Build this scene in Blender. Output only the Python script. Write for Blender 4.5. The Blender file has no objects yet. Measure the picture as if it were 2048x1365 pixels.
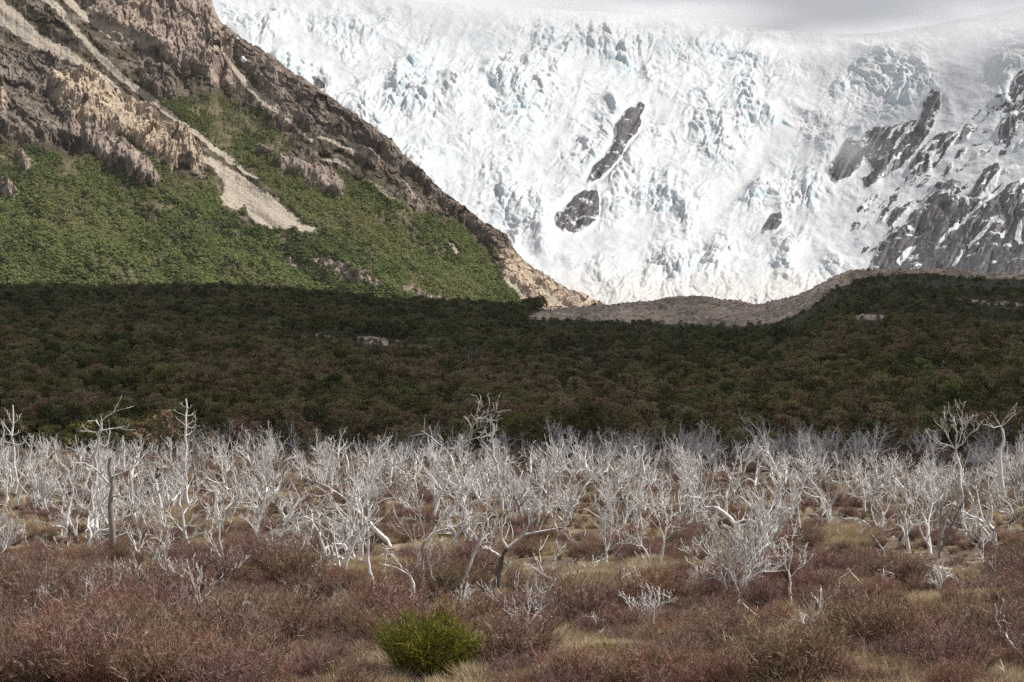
import bpy, math, random
import numpy as np
from mathutils import Vector

random.seed(7)
RNG = np.random.default_rng(7)

# ------------------------------------------------------------------ camera, sky, sun, exposure
sc = bpy.context.scene
F = 2048 * 85.0 / 36.0            # focal length in photo pixels
EYE = 11.0                        # eye height above the valley floor
HORIZON = 740.0                   # photo row of the horizon
PITCH = math.atan((HORIZON - 682.5) / F)
cam = bpy.data.objects.new('camera', bpy.data.cameras.new('camera'))
sc.collection.objects.link(cam)
cam.data.lens = 85.0
cam.data.sensor_width = 36.0
cam.data.clip_start = 0.5
cam.data.clip_end = 30000.0
cam.location = (0, 0, EYE)
cam.rotation_euler = (math.radians(90) + PITCH, 0, 0)
sc.camera = cam

SUN_ELEV = math.radians(50)
SUN_AZ = math.radians(84)        # from the view direction (+Y) towards the right (+X)
SUN_DIR = np.array([math.cos(SUN_ELEV) * math.sin(SUN_AZ), math.cos(SUN_ELEV) * math.cos(SUN_AZ), math.sin(SUN_ELEV)])
sun = bpy.data.objects.new('sun', bpy.data.lights.new('sun', 'SUN'))
sc.collection.objects.link(sun)
sun.data.energy = 4.9
sun.data.angle = math.radians(0.53)
sun.data.color = (1.0, 0.955, 0.89)
sun.rotation_euler = Vector(SUN_DIR).to_track_quat('Z', 'Y').to_euler()

world = bpy.data.worlds.new('World')
sc.world = world
world.use_nodes = True
wn, wl = world.node_tree.nodes, world.node_tree.links
wn.clear()
w_out = wn.new('ShaderNodeOutputWorld')
w_bg = wn.new('ShaderNodeBackground')
w_bg.inputs['Strength'].default_value = 0.075
w_sky = wn.new('ShaderNodeTexSky')
w_sky.sky_type = 'NISHITA'
w_sky.sun_disc = False
w_sky.sun_elevation = SUN_ELEV
w_sky.sun_rotation = SUN_AZ
w_sky.altitude = 700
w_sky.air_density = 1.0
w_sky.dust_density = 1.5
# broken cloud over the whole sky
w_tc = wn.new('ShaderNodeTexCoord')
w_map = wn.new('ShaderNodeMapping')
w_map.inputs['Scale'].default_value = (2.2, 2.2, 5.0)
w_noise = wn.new('ShaderNodeTexNoise')
w_noise.inputs['Scale'].default_value = 2.0
w_noise.inputs['Detail'].default_value = 6.0
w_noise.inputs['Roughness'].default_value = 0.5
w_ramp = wn.new('ShaderNodeValToRGB')
w_ramp.color_ramp.elements[0].position = 0.30
w_ramp.color_ramp.elements[0].color = (0.55, 0.55, 0.55, 1)
w_ramp.color_ramp.elements[1].position = 0.62
w_ramp.color_ramp.elements[1].color = (1, 1, 1, 1)
w_mix = wn.new('ShaderNodeMixRGB')
w_mix.inputs['Color2'].default_value = (5.6, 5.6, 5.9, 1)
wl.new(w_tc.outputs['Generated'], w_map.inputs['Vector'])
wl.new(w_map.outputs['Vector'], w_noise.inputs['Vector'])
wl.new(w_noise.outputs['Fac'], w_ramp.inputs['Fac'])
wl.new(w_ramp.outputs['Color'], w_mix.inputs['Fac'])
wl.new(w_sky.outputs['Color'], w_mix.inputs['Color1'])
wl.new(w_mix.outputs['Color'], w_bg.inputs['Color'])
wl.new(w_bg.outputs['Background'], w_out.inputs['Surface'])

sc.view_settings.view_transform = 'Standard'
sc.view_settings.look = 'None'
sc.view_settings.exposure = 0.25
sc.view_settings.gamma = 1.0
sc.cycles.use_denoising = False
sc.cycles.max_bounces = 6
sc.cycles.diffuse_bounces = 3
sc.cycles.glossy_bounces = 2
sc.cycles.transparent_max_bounces = 8
sc.cycles.volume_bounces = 4

# ------------------------------------------------------------------ helpers
def pix_dir(px, py):
    """slope of the ray through a photo pixel: (x per metre of y, z per metre of y)"""
    a = (np.asarray(px, float) - 1024.0) / F
    b = -(np.asarray(py, float) - 682.5) / F
    yy = math.cos(PITCH) - b * math.sin(PITCH)
    zz = math.sin(PITCH) + b * math.cos(PITCH)
    return a / yy, zz / yy

def to_pix(x, y, z):
    dz = z - EYE
    yc = y * math.cos(PITCH) + dz * math.sin(PITCH)
    zc = -y * math.sin(PITCH) + dz * math.cos(PITCH)
    return 1024.0 + F * x / yc, 682.5 - F * zc / yc

def sstep(a, b, x):
    t = np.clip((np.asarray(x, float) - a) / (b - a), 0, 1)
    return t * t * (3 - 2 * t)

def interp(pts, u):
    p = np.array(pts, float)
    return np.interp(u, p[:, 0], p[:, 1])

def _hash(ix, iy, seed):
    h = (ix.astype(np.int64) * 374761393 + iy.astype(np.int64) * 668265263 + seed * 2147483647) & 0xFFFFFFFF
    h = ((h ^ (h >> 13)) * 1274126177) & 0xFFFFFFFF
    h = ((h ^ (h >> 16)) * 2246822519) & 0xFFFFFFFF
    return (h ^ (h >> 15)) & 0xFFFFFFFF

def perlin(x, y, seed=0):
    xi, yi = np.floor(x), np.floor(y)
    xf, yf = x - xi, y - yi
    ux = xf * xf * xf * (xf * (xf * 6 - 15) + 10)
    uy = yf * yf * yf * (yf * (yf * 6 - 15) + 10)
    def g(dx, dy):
        a = _hash(xi + dx, yi + dy, seed) * (2 * math.pi / 4294967296.0)
        return np.cos(a) * (xf - dx) + np.sin(a) * (yf - dy)
    n0 = g(0, 0) * (1 - ux) + g(1, 0) * ux
    n1 = g(0, 1) * (1 - ux) + g(1, 1) * ux
    return (n0 * (1 - uy) + n1 * uy) * 1.5

def fbm(x, y, octaves=5, gain=0.5, seed=0):
    s, a, f = 0.0, 1.0, 1.0
    for i in range(octaves):
        s = s + a * perlin(x * f + 17.3 * i, y * f - 9.1 * i, seed + i)
        a *= gain
        f *= 2.03
    return s

def ridged(x, y, octaves=5, gain=0.5, seed=0):
    s, a, f, w = 0.0, 1.0, 1.0, 1.0
    for i in range(octaves):
        n = (1 - np.abs(perlin(x * f + 5.7 * i, y * f + 3.3 * i, seed + i))) ** 2
        s = s + a * n * w
        w = np.clip(n * 1.6, 0, 1)
        a *= gain
        f *= 2.07
    return s

def facets(x, y, seed=0, tilt=1.0):
    """broken planes: each cell a tilted flat face at its own height"""
    xi, yi = np.floor(x), np.floor(y)
    f1 = np.full(x.shape, 9.0); out = np.zeros(x.shape)
    for dx in (-1, 0, 1):
        for dy in (-1, 0, 1):
            cx, cy = xi + dx, yi + dy
            h = [_hash(cx, cy, seed + q) / 4294967296.0 for q in (0, 77, 191, 303, 411)]
            ex, ey = x - cx - h[0], y - cy - h[1]
            d = ex * ex + ey * ey
            near = d < f1
            out = np.where(near, h[2] + tilt * ((h[3] - .5) * ex + (h[4] - .5) * ey), out)
            f1 = np.where(near, d, f1)
    return out

def voronoi(x, y, seed=0):
    xi, yi = np.floor(x), np.floor(y)
    f1 = np.full(x.shape, 9.0)
    f2 = np.full(x.shape, 9.0)
    cell = np.zeros(x.shape)
    for dx in (-1, 0, 1):
        for dy in (-1, 0, 1):
            cx, cy = xi + dx, yi + dy
            hx = _hash(cx, cy, seed) / 4294967296.0
            hy = _hash(cx, cy, seed + 77) / 4294967296.0
            d = np.hypot(cx + hx - x, cy + hy - y)
            near = d < f1
            f2 = np.where(near, f1, np.minimum(f2, d))
            cell = np.where(near, _hash(cx, cy, seed + 191) / 4294967296.0, cell)
            f1 = np.where(near, d, f1)
    return f1, f2, cell

# zones of material drawn on the ground plan: outlines seen from the camera, carried on to the terrain they lie on
MS = 2                                              # mask cell, photo pixels
MW, MH = 2600 // MS, 1500 // MS                     # covers px -276..2324, py -300..1200
MX0, MY0 = -276, -300
_gx, _gy = np.meshgrid(MX0 + MS * (np.arange(MW) + .5), MY0 + MS * (np.arange(MH) + .5))

def poly_mask(polys, blur=2):
    m = np.zeros((MH, MW), bool)
    for p in polys:
        p = np.array(p, float)
        x0, y0 = p.min(0); x1, y1 = p.max(0)
        i0, i1 = max(0, int((x0 - MX0) / MS) - 1), min(MW, int((x1 - MX0) / MS) + 2)
        j0, j1 = max(0, int((y0 - MY0) / MS) - 1), min(MH, int((y1 - MY0) / MS) + 2)
        if i1 <= i0 or j1 <= j0: continue
        X, Y = _gx[j0:j1, i0:i1], _gy[j0:j1, i0:i1]
        ins = np.zeros(X.shape, bool)
        for (ax, ay), (bx, by) in zip(p, np.roll(p, -1, 0)):
            if ay == by: continue
            c = ((ay > Y) != (by > Y)) & (X < (bx - ax) * (Y - ay) / (by - ay) + ax)
            ins ^= c
        m[j0:j1, i0:i1] |= ins
    return blur_mask(m.astype(float), blur)

def stroke(pts, widths):
    """a band along a polyline -> polygon"""
    p = np.array(pts, float)
    w = np.interp(np.linspace(0, 1, len(p)), np.linspace(0, 1, len(widths)), widths) / 2
    t = np.gradient(p, axis=0)
    t /= np.linalg.norm(t, axis=1)[:, None] + 1e-9
    n = np.stack([-t[:, 1], t[:, 0]], 1) * w[:, None]
    return np.concatenate([p + n, (p - n)[::-1]]).tolist()

def blur_mask(m, r):
    if r <= 0: return m
    for _ in range(2):
        for ax in (0, 1):
            pad = [(0, 0), (0, 0)]; pad[ax] = (r + 1, r)
            c = np.cumsum(np.pad(m, pad, mode='edge'), axis=ax)
            n = m.shape[ax]
            if ax == 0: m = (c[2 * r + 1:2 * r + 1 + n] - c[:n]) / (2 * r + 1)
            else: m = (c[:, 2 * r + 1:2 * r + 1 + n] - c[:, :n]) / (2 * r + 1)
    return m

def sample(m, px, py):
    fx = np.clip((np.asarray(px) - MX0) / MS - .5, 0, MW - 1.001)
    fy = np.clip((np.asarray(py) - MY0) / MS - .5, 0, MH - 1.001)
    i, j = fx.astype(int), fy.astype(int)
    a, b = fx - i, fy - j
    return (m[j, i] * (1 - a) + m[j, i + 1] * a) * (1 - b) + (m[j + 1, i] * (1 - a) + m[j + 1, i + 1] * a) * b

COL = sc.collection
def raw_mesh(name, verts, faces, mats=(), mat_index=None, smooth=False):
    verts = np.asarray(verts, np.float32)
    faces = np.asarray(faces, np.int32)
    me = bpy.data.meshes.new(name)
    n, k = faces.shape
    me.vertices.add(len(verts)); me.vertices.foreach_set('co', verts.ravel())
    me.loops.add(n * k); me.loops.foreach_set('vertex_index', faces.ravel())
    me.polygons.add(n)
    me.polygons.foreach_set('loop_start', np.arange(0, n * k, k, dtype=np.int32))
    me.polygons.foreach_set('loop_total', np.full(n, k, np.int32))
    for m in mats: me.materials.append(m)
    if mat_index is not None: me.polygons.foreach_set('material_index', np.asarray(mat_index, np.int32))
    me.polygons.foreach_set('use_smooth', np.full(n, smooth, bool))
    me.update(calc_edges=True)
    return me

def add_attr(me, name, values):
    a = me.attributes.new(name, 'FLOAT', 'POINT')
    a.data.foreach_set('value', np.asarray(values, np.float32).ravel())

def link(name, me, parent=None, loc=None, label=None, cat=None, group=None, kind=None):
    o = bpy.data.objects.new(name, me)
    COL.objects.link(o)
    if parent is not None: o.parent = parent
    if loc is not None: o.location = loc
    if label: o['label'] = label
    if cat: o['category'] = cat
    if group: o['group'] = group
    if kind: o['kind'] = kind
    return o

def grid_faces(nr, nc):
    i = np.arange(nr * nc).reshape(nr, nc)
    return np.stack([i[:-1, :-1], i[:-1, 1:], i[1:, 1:], i[1:, :-1]], -1).reshape(-1, 4)

# ------------------------------------------------------------------ materials
class Mat:
    def __init__(self, name, rough=0.9, spec=0.2):
        self.m = bpy.data.materials.new(name); self.m.use_nodes = True
        self.n, self.l = self.m.node_tree.nodes, self.m.node_tree.links
        self.b = self.n['Principled BSDF']
        self.b.inputs['Roughness'].default_value = rough
        self.b.inputs['Specular IOR Level'].default_value = spec
    def pos(self, scale=(1, 1, 1), kind='Object'):
        tc = self.n.new('ShaderNodeTexCoord'); mp = self.n.new('ShaderNodeMapping')
        mp.inputs['Scale'].default_value = scale
        self.l.new(tc.outputs[kind], mp.inputs['Vector'])
        return mp.outputs['Vector']
    def noise(self, vec, scale, detail=5, rough=0.6, dist=0.0):
        t = self.n.new('ShaderNodeTexNoise')
        t.inputs['Scale'].default_value = scale; t.inputs['Detail'].default_value = detail
        t.inputs['Roughness'].default_value = rough; t.inputs['Distortion'].default_value = dist
        if vec is not None: self.l.new(vec, t.inputs['Vector'])
        return t.outputs['Fac']
    def voro(self, vec, scale, feature='F1'):
        t = self.n.new('ShaderNodeTexVoronoi'); t.feature = feature
        t.inputs['Scale'].default_value = scale
        self.l.new(vec, t.inputs['Vector'])
        return t.outputs['Distance']
    def ramp(self, fac, stops, interp='LINEAR'):
        r = self.n.new('ShaderNodeValToRGB'); r.color_ramp.interpolation = interp
        e = r.color_ramp.elements
        while len(e) < len(stops): e.new(0.5)
        for k, (p, c) in zip(e, stops):
            k.position = p
            k.color = (*c, 1) if isinstance(c, tuple) else (c, c, c, 1)
        self.l.new(fac, r.inputs['Fac'])
        return r.outputs['Color']
    def mix(self, fac, a, b, mode='MIX'):
        x = self.n.new('ShaderNodeMixRGB'); x.blend_type = mode
        for s, v in (('Fac', fac), ('Color1', a), ('Color2', b)):
            if isinstance(v, (int, float)): x.inputs[s].default_value = v if s == 'Fac' else (v, v, v, 1)
            elif isinstance(v, tuple): x.inputs[s].default_value = (*v, 1)
            else: self.l.new(v, x.inputs[s])
        return x.outputs['Color']
    def math(self, op, a, b=0.0, clamp=False):
        x = self.n.new('ShaderNodeMath'); x.operation = op; x.use_clamp = clamp
        for k, v in enumerate((a, b)):
            if isinstance(v, (int, float)): x.inputs[k].default_value = v
            else: self.l.new(v, x.inputs[k])
        return x.outputs['Value']
    def attr(self, name):
        a = self.n.new('ShaderNodeAttribute'); a.attribute_name = name
        return a.outputs['Fac']
    def obj_random(self):
        return self.n.new('ShaderNodeObjectInfo').outputs['Random']
    def island(self):
        return self.n.new('ShaderNodeNewGeometry').outputs['Random Per Island']
    def normal_z(self):
        g = self.n.new('ShaderNodeNewGeometry'); s = self.n.new('ShaderNodeSeparateXYZ')
        self.l.new(g.outputs['Normal'], s.inputs[0]); return s.outputs['Z']
    def bump(self, h, strength=0.5, dist=1.0):
        b = self.n.new('ShaderNodeBump'); b.inputs['Strength'].default_value = strength
        b.inputs['Distance'].default_value = dist
        self.l.new(h, b.inputs['Height']); self.l.new(b.outputs['Normal'], self.b.inputs['Normal'])
    def color(self, c):
        if isinstance(c, tuple): self.b.inputs['Base Color'].default_value = (*c, 1)
        else: self.l.new(c, self.b.inputs['Base Color'])
        return self.m
    def edge(self, a, noise, k=0.6, lo=0.42, hi=0.58):
        """attribute + noise, thresholded: a ragged border"""
        v = self.math('ADD', a, self.math('MULTIPLY', self.math('SUBTRACT', noise, 0.5), k))
        return self.ramp(v, [(lo, 0.0), (hi, 1.0)])

def mat_ground():
    m = Mat('valley_ground')
    p = m.pos()
    n1 = m.noise(p, 0.35, 6, 0.65)
    n2 = m.noise(p, 3.0, 5, 0.7)
    soil = m.ramp(n2, [(0.3, (0.060, 0.042, 0.028)), (0.55, (0.13, 0.095, 0.062)), (0.75, (0.22, 0.17, 0.11))])
    straw = m.ramp(n2, [(0.35, (0.13, 0.095, 0.055)), (0.5, (0.30, 0.235, 0.145)), (0.68, (0.46, 0.38, 0.26))])
    near = m.mix(m.ramp(n1, [(0.50, 0.0), (0.66, 1.0)]), soil, straw)
    g = m.noise(p, 0.12, 8, 0.75)
    gravel = m.ramp(g, [(0.34, (0.28, 0.20, 0.145)), (0.5, (0.52, 0.395, 0.295)), (0.66, (0.68, 0.56, 0.44))])
    gravel = m.mix(m.ramp(m.noise(m.pos((1, .25, 1)), 0.05, 7, .75), [(0.42, .75), (.56, 0.0)]), gravel, (0.095, 0.075, 0.045))
    v = m.voro(p, 0.5)
    gravel = m.mix(m.ramp(v, [(0.0, 0.55), (0.35, 0.0)]), gravel, (0.42, 0.37, 0.32))
    bare = m.edge(m.attr('bare'), m.noise(p, 0.22, 7, 0.78), 2.2, 0.38, 0.6)
    heath = m.ramp(g, [(0.35, (0.030, 0.026, 0.015)), (0.65, (0.070, 0.060, 0.033))])
    far = m.mix(bare, heath, gravel)
    m.color(m.mix(m.attr('far'), near, far))
    m.bump(n2, 0.6, 0.15)
    return m.m

def mat_mountain():
    m = Mat('mountain_slope')
    p = m.pos()
    ps = m.pos((1.0, 0.35, 0.35))
    nL = m.noise(p, 0.012, 6, 0.6)
    nM = m.noise(p, 0.06, 7, 0.7)
    nS = m.noise(p, 0.35, 6, 0.7)
    warm = m.ramp(nM, [(0.32, (0.201, 0.152, 0.120)), (0.48, (0.403, 0.320, 0.238)), (0.62, (0.537, 0.442, 0.332)), (0.78, (0.659, 0.567, 0.445))])
    pink = m.ramp(nM, [(0.32, (0.146, 0.112, 0.095)), (0.52, (0.305, 0.244, 0.205)), (0.72, (0.488, 0.409, 0.342))])
    dark = m.ramp(nM, [(0.32, (0.073, 0.059, 0.050)), (0.52, (0.171, 0.137, 0.112)), (0.74, (0.311, 0.256, 0.207))])
    tint = m.attr('tint')
    rock = m.mix(m.ramp(tint, [(0.05, 0.0), (0.45, 1.0)]), dark, pink)
    rock = m.mix(m.ramp(tint, [(0.55, 0.0), (0.95, 1.0)]), rock, warm)
    rock = m.mix(m.ramp(nS, [(0.36, 0.6), (0.50, 0.0)]), rock, (0.06, 0.048, 0.042), 'MIX')
    rock = m.mix(m.ramp(m.noise(ps, 0.2, 6, 0.7), [(0.55, 0.0), (0.7, 0.4)]), rock, (0.45, 0.36, 0.27), 'MIX')
    scree = m.ramp(nS, [(0.3, (0.25, 0.21, 0.165)), (0.5, (0.385, 0.335, 0.27)), (0.75, (0.53, 0.47, 0.39))])
    scree = m.mix(m.ramp(m.voro(p, 0.8), [(0.0, 0.5), (0.4, 0.0)]), scree, (0.21, 0.18, 0.15))
    heath = m.ramp(nM, [(0.3, (0.040, 0.034, 0.022)), (0.5, (0.075, 0.060, 0.040)), (0.62, (0.115, 0.088, 0.062)), (0.75, (0.20, 0.16, 0.12))])
    heath = m.mix(m.ramp(m.noise(p, 0.045, 8, 0.75), [(0.50, 0.0), (0.56, 0.85)]), heath, rock)
    floor = m.ramp(nM, [(0.3, (0.05, 0.050, 0.024)), (0.5, (0.10, 0.088, 0.048)), (0.68, (0.19, 0.16, 0.10))])
    c = m.mix(m.edge(m.attr('forest'), nM, 0.7), heath, floor)
    c = m.mix(m.edge(m.attr('rock'), nM, 1.1, 0.40, 0.55), c, rock)
    c = m.mix(m.edge(m.attr('scree'), m.noise(p, 0.12, 6, 0.7), 0.8, 0.46, 0.54), c, scree)
    c = m.mix(m.edge(m.attr('snow'), nM, 0.5), c, (0.85, 0.87, 0.9))
    m.color(c)
    m.bump(m.mix(0.5, nM, nS), 0.9, 2.5)
    return m.m

def mat_glacier():
    m = Mat('glacier_ice', 0.55, 0.3)
    p = m.pos()
    nL = m.noise(p, 0.004, 5, 0.6)
    nM = m.noise(p, 0.02, 7, 0.7)
    nS = m.noise(p, 0.09, 6, 0.7)
    nz = m.normal_z()
    steep = m.ramp(m.math('ADD', nz, m.math('MULTIPLY', m.math('SUBTRACT', nM, 0.5), 0.5)), [(0.35, 1.0), (0.88, 0.0)])
    ice = m.ramp(nS, [(0.3, (0.40, 0.515, 0.555)), (0.7, (0.53, 0.605, 0.625))])
    snow = m.ramp(nM, [(0.35, (0.46, 0.485, 0.505)), (0.65, (0.585, 0.588, 0.59))])
    c = m.mix(m.math('MULTIPLY', steep, m.attr('ice')), snow, ice)
    dirt = m.edge(m.attr('dirt'), nM, 1.0, 0.35, 0.75)
    c = m.mix(m.math('MULTIPLY', dirt, 0.45), c, (0.56, 0.52, 0.46))
    rock = m.ramp(nS, [(0.32, (0.018, 0.016, 0.018)), (0.5, (0.042, 0.038, 0.043)), (0.7, (0.105, 0.094, 0.096))])
    rk = m.edge(m.attr('rock'), m.noise(p, 0.05, 6, 0.7), 0.75, 0.48, 0.53)
    patch = m.noise(m.pos((1, 0.6, 1.5)), 0.022, 8, 0.72, 0.6)
    bare = m.ramp(m.math('ADD', patch, m.attr('streak')), [(0.615, 1.0), (0.645, 0.0)])
    c = m.mix(m.math('MULTIPLY', rk, bare), c, rock)
    m.color(c)
    m.bump(m.mix(0.5, nM, nS), 0.55, 6.0)
    return m.m

def mat_deadwood(name, tone):
    """bleached wood with grey and brown weathering that differs from tree to tree and from branch to branch; stems darker brown towards the foot"""
    m = Mat(name, 0.85, 0.15)
    p = m.pos((1, 1, 0.25))
    n = m.noise(p, 9.0, 5, 0.7)
    n2 = m.noise(m.pos((1, 1, 0.5)), 1.1, 4, 0.65)
    pale = m.ramp(n, [(0.25, tuple(0.25 * t for t in tone)), (0.42, tuple(0.80 * t for t in tone)), (0.7, tone)])
    grey = tuple(t * f for t, f in zip(tone, (0.40, 0.37, 0.345)))
    brown = tuple(t * f for t, f in zip(tone, (0.26, 0.20, 0.155)))
    c = m.mix(m.ramp(m.obj_random(), [(0.30, 0.0), (1.0, 0.62)]), pale, grey)
    c = m.mix(m.ramp(m.island(), [(0.6, 0.0), (1.0, 0.4)]), c, grey)
    c = m.mix(m.ramp(n2, [(0.56, 0.0), (0.68, 0.8)]), c, brown)
    sp = m.n.new('ShaderNodeSeparateXYZ'); m.l.new(m.pos(), sp.inputs[0])
    low = m.math('ADD', sp.outputs['Z'], m.math('MULTIPLY', n2, 2.4))
    c = m.mix(m.ramp(low, [(0.35, 0.75), (1.0, 0.0)]), c, brown)  # lower stem mixed towards dark brown, strongest at the foot
    m.color(c)
    m.bump(n, 0.5, 0.03)
    return m.m

def mat_island(name, stops, rough=0.9, obj_stops=None, k=0.5, translucent=0.0):
    """colour differs from leaf to leaf and from plant to plant"""
    m = Mat(name, rough, 0.15)
    a = m.ramp(m.island(), stops)
    if obj_stops: a = m.mix(k, a, m.ramp(m.obj_random(), obj_stops))
    m.color(a)
    if translucent > 0:
        t = m.n.new('ShaderNodeBsdfTranslucent'); m.l.new(a, t.inputs['Color'])
        x = m.n.new('ShaderNodeMixShader'); x.inputs[0].default_value = translucent
        out = m.n['Material Output']
        m.l.new(m.b.outputs[0], x.inputs[1]); m.l.new(t.outputs[0], x.inputs[2]); m.l.new(x.outputs[0], out.inputs['Surface'])
    return m.m

M_GROUND, M_MOUNT, M_GLACIER = mat_ground(), mat_mountain(), mat_glacier()
M_WOOD = mat_deadwood('bleached_wood', (0.88, 0.86, 0.835))
M_WOODG = mat_deadwood('grey_weathered_wood', (0.40, 0.365, 0.335))
M_CHAR = mat_deadwood('charred_wood', (0.085, 0.06, 0.045))
M_BARK = mat_deadwood('bark', (0.16, 0.13, 0.105))
M_STONE = mat_island('moraine_stone', [(0, (0.20, 0.15, 0.11))], obj_stops=[(0, (0.16, 0.125, 0.10)), (0.6, (0.40, 0.32, 0.25)), (1, (0.62, 0.54, 0.45))], k=.9)
M_TWIG = mat_island('brown_twigs', [(0.0, (0.067, 0.038, 0.032)), (0.45, (0.202, 0.118, 0.095)), (0.8, (0.392, 0.273, 0.217)), (1.0, (0.759, 0.646, 0.545))],
                    obj_stops=[(0.0, (0.339, 0.165, 0.097)), (0.3, (0.270, 0.150, 0.124)), (0.6, (0.197, 0.122, 0.119)), (0.8, (0.284, 0.194, 0.102)), (1.0, (0.170, 0.150, 0.062))], k=0.5)
M_STEM = mat_island('shrub_stems', [(0, (0.05, 0.036, 0.03)), (1, (0.13, 0.10, 0.085))])
M_GTWIG = mat_island('green_sprigs', [(0, (0.065, 0.070, 0.014)), (0.3, (0.156, 0.175, 0.022)), (0.65, (0.260, 0.280, 0.034)), (0.85, (0.338, 0.294, 0.048)), (1.0, (0.338, 0.196, 0.084))], translucent=0.2)
M_STRAW = mat_island('straw_grass', [(0, (0.36, 0.27, 0.16)), (0.5, (0.60, 0.49, 0.33)), (1, (0.78, 0.69, 0.53))], translucent=0.35)
def mat_foliage(name, leaf, tree, patch, scale, k=0.68, translucent=0.2, far_green=None):
    """leaf to leaf, tree to tree and stand to stand variation"""
    m = Mat(name, 0.8, 0.15)
    a = m.mix(k, m.ramp(m.island(), leaf), m.ramp(m.obj_random(), tree))
    g = m.n.new('ShaderNodeNewGeometry')
    n = m.noise(g.outputs['Position'], scale, 5, 0.6)
    a = m.mix(0.45, a, m.ramp(n, patch))
    if far_green:                                                  # another mix of species further up the valley
        s = m.n.new('ShaderNodeSeparateXYZ'); m.l.new(g.outputs['Position'], s.inputs[0])
        y = m.math('ADD', m.math('DIVIDE', s.outputs['Y'], 1000.0), m.math('MULTIPLY', m.math('SUBTRACT', m.noise(g.outputs['Position'], 0.008, 4, 0.6), 0.5), 0.9))
        a = m.mix(m.ramp(y, [(0.42, 0.0), (0.75, 0.65)]), a, far_green)
    a = m.mix(1.0, a, m.ramp(m.math('ADD', m.math('MULTIPLY', m.obj_random(), 0.5), m.math('MULTIPLY', n, 0.5)), [(0.22, 0.50), (0.72, 1.55)]), 'MULTIPLY')
    m.color(a)
    t = m.n.new('ShaderNodeBsdfTranslucent'); m.l.new(a, t.inputs['Color'])
    x = m.n.new('ShaderNodeMixShader'); x.inputs[0].default_value = translucent
    m.l.new(m.b.outputs[0], x.inputs[1]); m.l.new(t.outputs[0], x.inputs[2]); m.l.new(x.outputs[0], m.n['Material Output'].inputs['Surface'])
    return m.m
M_LEAF = mat_foliage('beech_leaves', [(0, (0.065, 0.072, 0.029)), (0.5, (0.187, 0.176, 0.072)), (1, (0.358, 0.300, 0.155))],
    [(0, (0.122, 0.170, 0.046)), (0.3, (0.195, 0.187, 0.057)), (0.55, (0.268, 0.163, 0.100)), (0.8, (0.235, 0.146, 0.117)), (1, (0.122, 0.182, 0.073))],
    [(0.32, (0.114, 0.155, 0.057)), (0.46, (0.212, 0.220, 0.065)), (0.54, (0.244, 0.179, 0.108)), (0.68, (0.252, 0.155, 0.117))], 0.022, far_green=(0.095, 0.115, 0.05))
M_SLOPE = mat_foliage('slope_forest_leaves', [(0, (0.108, 0.134, 0.051)), (0.5, (0.226, 0.263, 0.106)), (1, (0.379, 0.407, 0.194))],
    [(0, (0.139, 0.196, 0.068)), (0.4, (0.218, 0.269, 0.097)), (0.75, (0.292, 0.284, 0.132)), (0.9, (0.292, 0.244, 0.149)), (1, (0.123, 0.188, 0.100))],
    [(0.33, (0.123, 0.171, 0.071)), (0.48, (0.226, 0.277, 0.104)), (0.60, (0.255, 0.261, 0.120)), (0.7, (0.262, 0.219, 0.137))], 0.012, translucent=0.3)

# ------------------------------------------------------------------ terrain: valley floor, wooded moraine hills
CREST = [(-1500, 600), (-300, 600), (0, 598), (150, 597), (300, 594), (450, 596), (600, 602), (800, 612), (950, 624), (1050, 626), (1110, 618), (1250, 605),
         (1330, 600), (1400, 592), (1440, 598), (1480, 603), (1540, 607), (1575, 600), (1610, 584), (1640, 568), (1670, 554), (1750, 542), (1850, 538), (1950, 545), (2048, 556), (2400, 575), (3600, 600)]
CREST_D = [(-1500, 800), (0, 800), (700, 860), (1000, 960), (1150, 1120), (1500, 1120), (1650, 1000), (2048, 980), (3600, 980)]
D0 = 310.0

def crest_row(u):
    return interp(CREST, u)

def terrain_z(u, d):
    """height of the valley floor and the hills at azimuth u (photo column) and distance d"""
    u = np.asarray(u, float); d = np.asarray(d, float)
    x = d * (u - 1024) / F
    dc, pc = interp(CREST_D, u), crest_row(u)
    t = np.clip(np.log(np.maximum(d, D0) / D0) / np.log(dc / D0), 0, 1)
    py0 = HORIZON + EYE * F / D0
    py = py0 + (pc - py0) * t ** 0.85
    zz = EYE + pix_dir(1024, py)[1] * np.maximum(d, D0) * np.ones_like(u)
    z = np.where(d > D0, zz, 0.0)
    # behind the crest the ground drops away
    zc = EYE + pix_dir(1024, pc)[1] * dc
    back = sstep(0, 260, d - dc)
    z = np.where(d > dc, zc - 28 * back, z)
    hill = sstep(300, 450, d) * (1 - 0.75 * sstep(-60, 0, d - dc) * (1 - sstep(0, 60, d - dc)))
    z = z + hill * (2.2 * fbm(x / 70, d / 70, 4, 0.5, 3))
    z = z + sstep(900, 1000, d) * (1.7 * fbm(x / 22, d / 40, 4, .55, 7))
    z = z + (1 - sstep(300, 340, d)) * 0.55 * fbm(x / 14, d / 14, 4, 0.55, 5)
    z = z + (EYE - 1.65 - z) * (1 - sstep(5, 52, d)) * (1 - sstep(20, 60, np.abs(x)))
    return z

def ground_at(x, y):
    return terrain_z(1024 + F * np.asarray(x, float) / np.maximum(y, 1e-3), y)

def pix_ground(px, py):
    """where the ray through a photo pixel meets the valley floor"""
    sx, sz = pix_dir(px, py)
    d = EYE / -sz
    for _ in range(12):
        d = (EYE - float(terrain_z(px, d))) / -sz
    return float(sx * d), float(d), float(terrain_z(px, d))

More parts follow.
